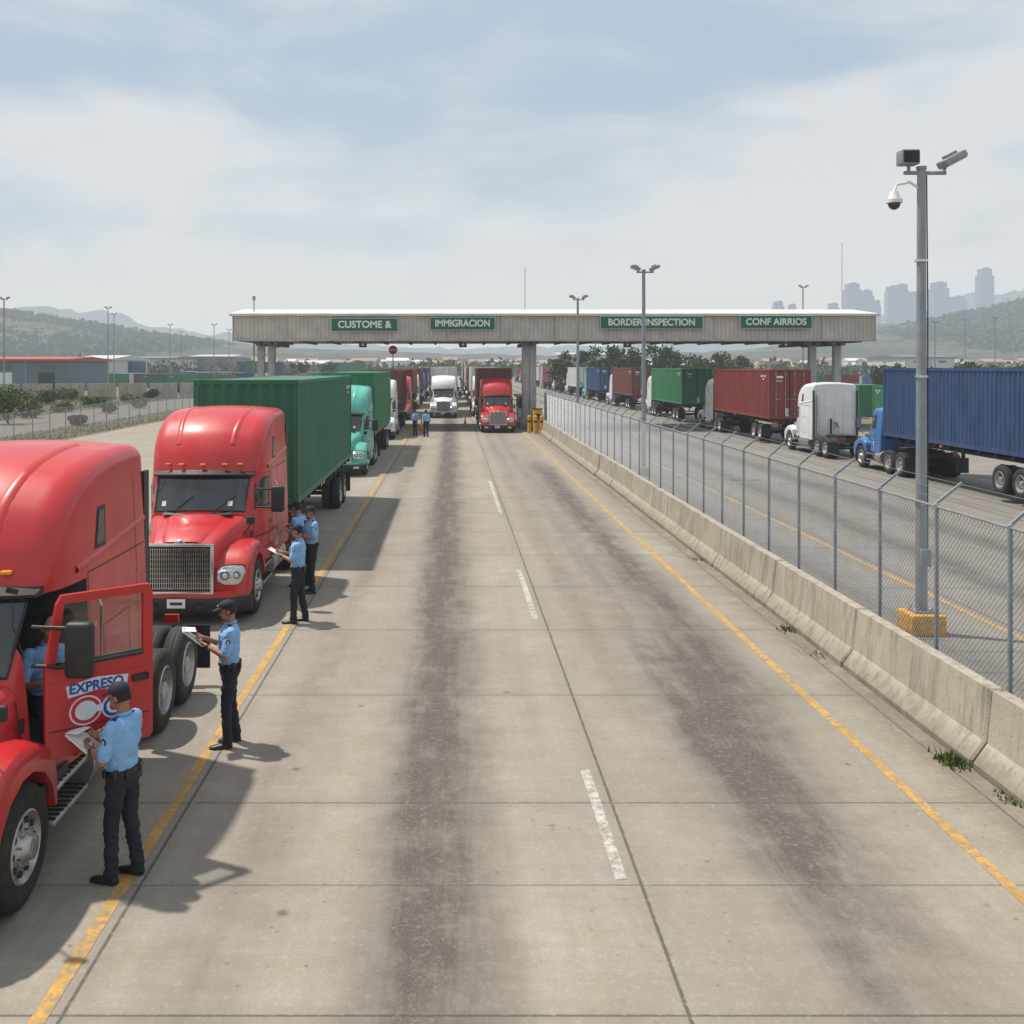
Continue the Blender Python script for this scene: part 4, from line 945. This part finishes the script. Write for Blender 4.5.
GREYW=simple("grey_cladding",(.12,.155,.18),.7,0,.1,.3);ROOFR=simple("red_roof",(.38,.06,.04),.7);LIGHTW=simple("pale_cladding",(.5,.5,.48),.7)
warehouse(-60,68,361,185,22,GREYW,ROOFR,.5);warehouse(74,112,360,260,30,LIGHTW,LIGHTW,1);warehouse(120,170,359,380,40,LIGHTW,GREYW);warehouse(190,232,357,420,40,GREYW,LIGHTW)
warehouse(905,955,358,330,30,LIGHTW,GREYW);warehouse(560,640,355,420,40,LIGHTW,LIGHTW)
# ------------------------------------------------------------------ hills, town, skyline
def hillm():
    t=NT("hill_scrub");c=t.coord('World');a=t.noise(c,.010,7,.7);b2=t.noise(c,.06,5,.75)
    col=t.mix(t.ramp(a,.42,.60),(.12,.10,.06),(.035,.045,.020));col=t.mix(t.math('MULTIPLY',t.ramp(b2,.45,.6),.8),col,(.018,.026,.012));return t.fin(col,.95,spec=.1)
HILL=hillm()
def hills(name,Yc,Y0,Y1,ridge,seed,amp=6):
    nx,ny=300,34;px=np.array([r[0] for r in ridge],float);py=np.array([r[1] for r in ridge],float);vs=[];fs=[]
    for j in range(ny):
        Y=Y0+(Y1-Y0)*j/(ny-1);f=math.sin(min((Y-Y0)/(Yc-Y0),1)*math.pi/2)**1.3 if Y<=Yc else math.cos((Y-Yc)/(Y1-Yc)*math.pi/2)
        for i in range(nx):
            p=-700+2400*i/(nx-1);x=(p-452)*Yc/1000;h=(366-np.interp(p,px,py))*Yc/1000+CH
            nz=noise.fractal(Vector((x*.006+seed,Y*.006,0)),1,2,5)*amp+noise.fractal(Vector((x*.03+seed,Y*.03,3)),1,2,3)*amp*.35
            vs.append((x,Y,max(h,2)*f+nz*f*(h/60+.3)-1))
    for j in range(ny-1):
        for i in range(nx-1):a=j*nx+i;fs.append((a,a+1,a+nx+1,a+nx))
    b=B();b.add(vs,fs,HILL);link(name,b.mesh(name,180),None)
hills("hills",1250,700,1700,[(-700,335),(-300,316),(-60,311),(30,314),(90,324),(160,336),(240,346),(420,355),(620,356),(740,350),(820,341),(870,332),(930,321),(980,311),(1024,301),(1150,290),(1700,310)],1.3,8)
hills("distant_hills",3200,2300,3900,[(-700,320),(-200,322),(0,318),(60,312),(150,330),(230,338),(330,345),(470,350),(700,345),(800,335),(900,318),(980,300),(1024,292),(1200,285),(1700,310)],8.1,16)
b=B();cs=[]
rp=[(-60,311),(30,314),(90,324),(160,336),(240,346),(820,341),(870,332),(930,321),(980,311),(1024,301),(1150,290)]
for i in range(1900):
    side=random.random()<.55
    p=random.uniform(850,1100) if side else random.uniform(-60,235)
    Y=random.uniform(800,1245);f=math.sin((Y-700)/550*math.pi/2)**1.3;x=(p-452)*1.25
    h=((366-np.interp(p,[q[0] for q in rp],[q[1] for q in rp]))*1.25+CH)*f;cs.append(((x,Y,h+1),(9,7,4.0)))
leaves(b,cs,14,3.2,LEAF);link("hillside_trees",b.mesh("hillside_trees",0,False))
def towerm():
    t=NT("tower_facade");c=t.coord('Object')
    s=t.node("ShaderNodeSeparateXYZ");t.l.new(c,s.inputs[0]);m=t.math('LESS_THAN',t.math('FLOORED_MODULO',s.outputs[2],7.),3.8);m2=t.math('LESS_THAN',t.math('FLOORED_MODULO',s.outputs[0],9.),6.)
    col=t.mix(t.math('MULTIPLY',m,m2),(.16,.18,.22),(.03,.05,.08));return t.fin(col,.5)
TOW=towerm()
for x0,x1,yt in[(773,783,301),(788,796,304),(845,859,283),(859,872,290),(874,880,300),(886,896,286),(895,907,284),(906,918,292),(931,946,282),(947,951,297),(950,964,296),(978,991,268),(1003,1010,298),(828,838,303)]:
    Y=2250;r=empty("skyscraper",(W((x0+x1)/2,Y),Y,0));h=Zh(yt,Y);w=(x1-x0)*Y/1000;b=B()
    b.box((0,0,h*.46),(w,w*.9,h*.92),TOW);b.box((0,0,h*.95),(w*.8,w*.7,h*.08),TOW);b.box((w*.1,0,h*.99),(w*.35,w*.3,h*.03),TOW);link("tower",b.mesh("tower",0),r)
b=B();TOWN=[simple("town_wall_a",(.5,.47,.42),.9),simple("town_wall_b",(.33,.22,.17),.9),simple("town_wall_c",(.6,.6,.6),.9)]
for i in range(420):
    Y=random.uniform(450,740);px=random.uniform(-60,1080);s=random.uniform(6,16);h=random.uniform(3,7.5);x=W(px,Y);m=random.choice(TOWN)
    b.box((x,Y,h/2),(s,s*.8,h),m);R=[[Vector((xx,Y-s*.45,h)),Vector((xx,Y,h+1.4)),Vector((xx,Y+s*.45,h))] for xx in(x-s*.52,x+s*.52)];b.loft(R,TOWN[1] if i%2 else m)
    b.box((x+s*.1,Y-s*.4-.05,h*.5),(s*.3,.1,h*.3),CHASSIS)
link("distant_town",b.mesh("town",0))
# ------------------------------------------------------------------ sky and sun
sx,sy,sz=-1.0,.46,2.35
el=math.atan2(sz,math.hypot(sx,sy));d=Vector((-sx,-sy,-sz)).normalized()
L=bpy.data.lights.new("sun",'SUN');L.energy=4.5;L.angle=rad(1.6);L.color=(1,.93,.84);lo=bpy.data.objects.new("sun",L);COL.objects.link(lo);lo.rotation_euler=d.to_track_quat('-Z','Y').to_euler();lo.location=(-20,10,40)
w=bpy.data.worlds.new("World");sc.world=w;w.use_nodes=True;nt=w.node_tree;nt.nodes.clear();N=nt.nodes;K=nt.links
sk=N.new("ShaderNodeTexSky");sk.sky_type='NISHITA';sk.sun_disc=False;sk.sun_elevation=el;sk.sun_rotation=math.atan2(sx,sy);sk.air_density=1.2;sk.dust_density=2
bg=N.new("ShaderNodeBackground");bg.inputs[1].default_value=.1;out=N.new("ShaderNodeOutputWorld")
tc=N.new("ShaderNodeTexCoord");mp=N.new("ShaderNodeMapping");mp.inputs['Scale'].default_value=(1,1,3.0);mp.inputs['Location'].default_value=(.75,.2,.1)
n1=N.new("ShaderNodeTexNoise");n1.inputs['Scale'].default_value=3.0;n1.inputs['Detail'].default_value=8;n1.inputs['Roughness'].default_value=.5;n1.inputs['Distortion'].default_value=.35
mr=N.new("ShaderNodeMapRange");mr.interpolation_type='SMOOTHSTEP';mr.inputs[1].default_value=.36;mr.inputs[2].default_value=.60
c1=N.new("ShaderNodeMix");c1.data_type='RGBA';c1.inputs[6].default_value=(4.9,6.0,7.1,1);c1.inputs[7].default_value=(7.5,7.8,7.95,1)
sp=N.new("ShaderNodeSeparateXYZ");hz=N.new("ShaderNodeMapRange");hz.inputs[1].default_value=.26;hz.inputs[2].default_value=0.0
c2=N.new("ShaderNodeMix");c2.data_type='RGBA';c2.inputs[7].default_value=(7.45,7.75,7.9,1)
mh=N.new("ShaderNodeMath");mh.operation='MULTIPLY';mh.inputs[1].default_value=.8
mx=N.new("ShaderNodeMix");mx.data_type='RGBA';mx.inputs[0].default_value=.92
K.new(tc.outputs['Generated'],mp.inputs[0]);K.new(mp.outputs[0],n1.inputs['Vector']);K.new(n1.outputs['Fac'],mr.inputs[0]);K.new(mr.outputs[0],c1.inputs[0])
K.new(tc.outputs['Generated'],sp.inputs[0]);K.new(sp.outputs[2],hz.inputs[0]);K.new(hz.outputs[0],mh.inputs[0]);K.new(mh.outputs[0],c2.inputs[0]);K.new(c1.outputs[2],c2.inputs[6])
K.new(c2.outputs[2],mx.inputs[7]);K.new(sk.outputs[0],mx.inputs[6]);K.new(mx.outputs[2],bg.inputs[0]);K.new(bg.outputs[0],out.inputs[0])
sc.view_settings.view_transform='Standard';sc.view_settings.look='None';sc.view_settings.exposure=0
print("OBJS",len(bpy.data.objects))
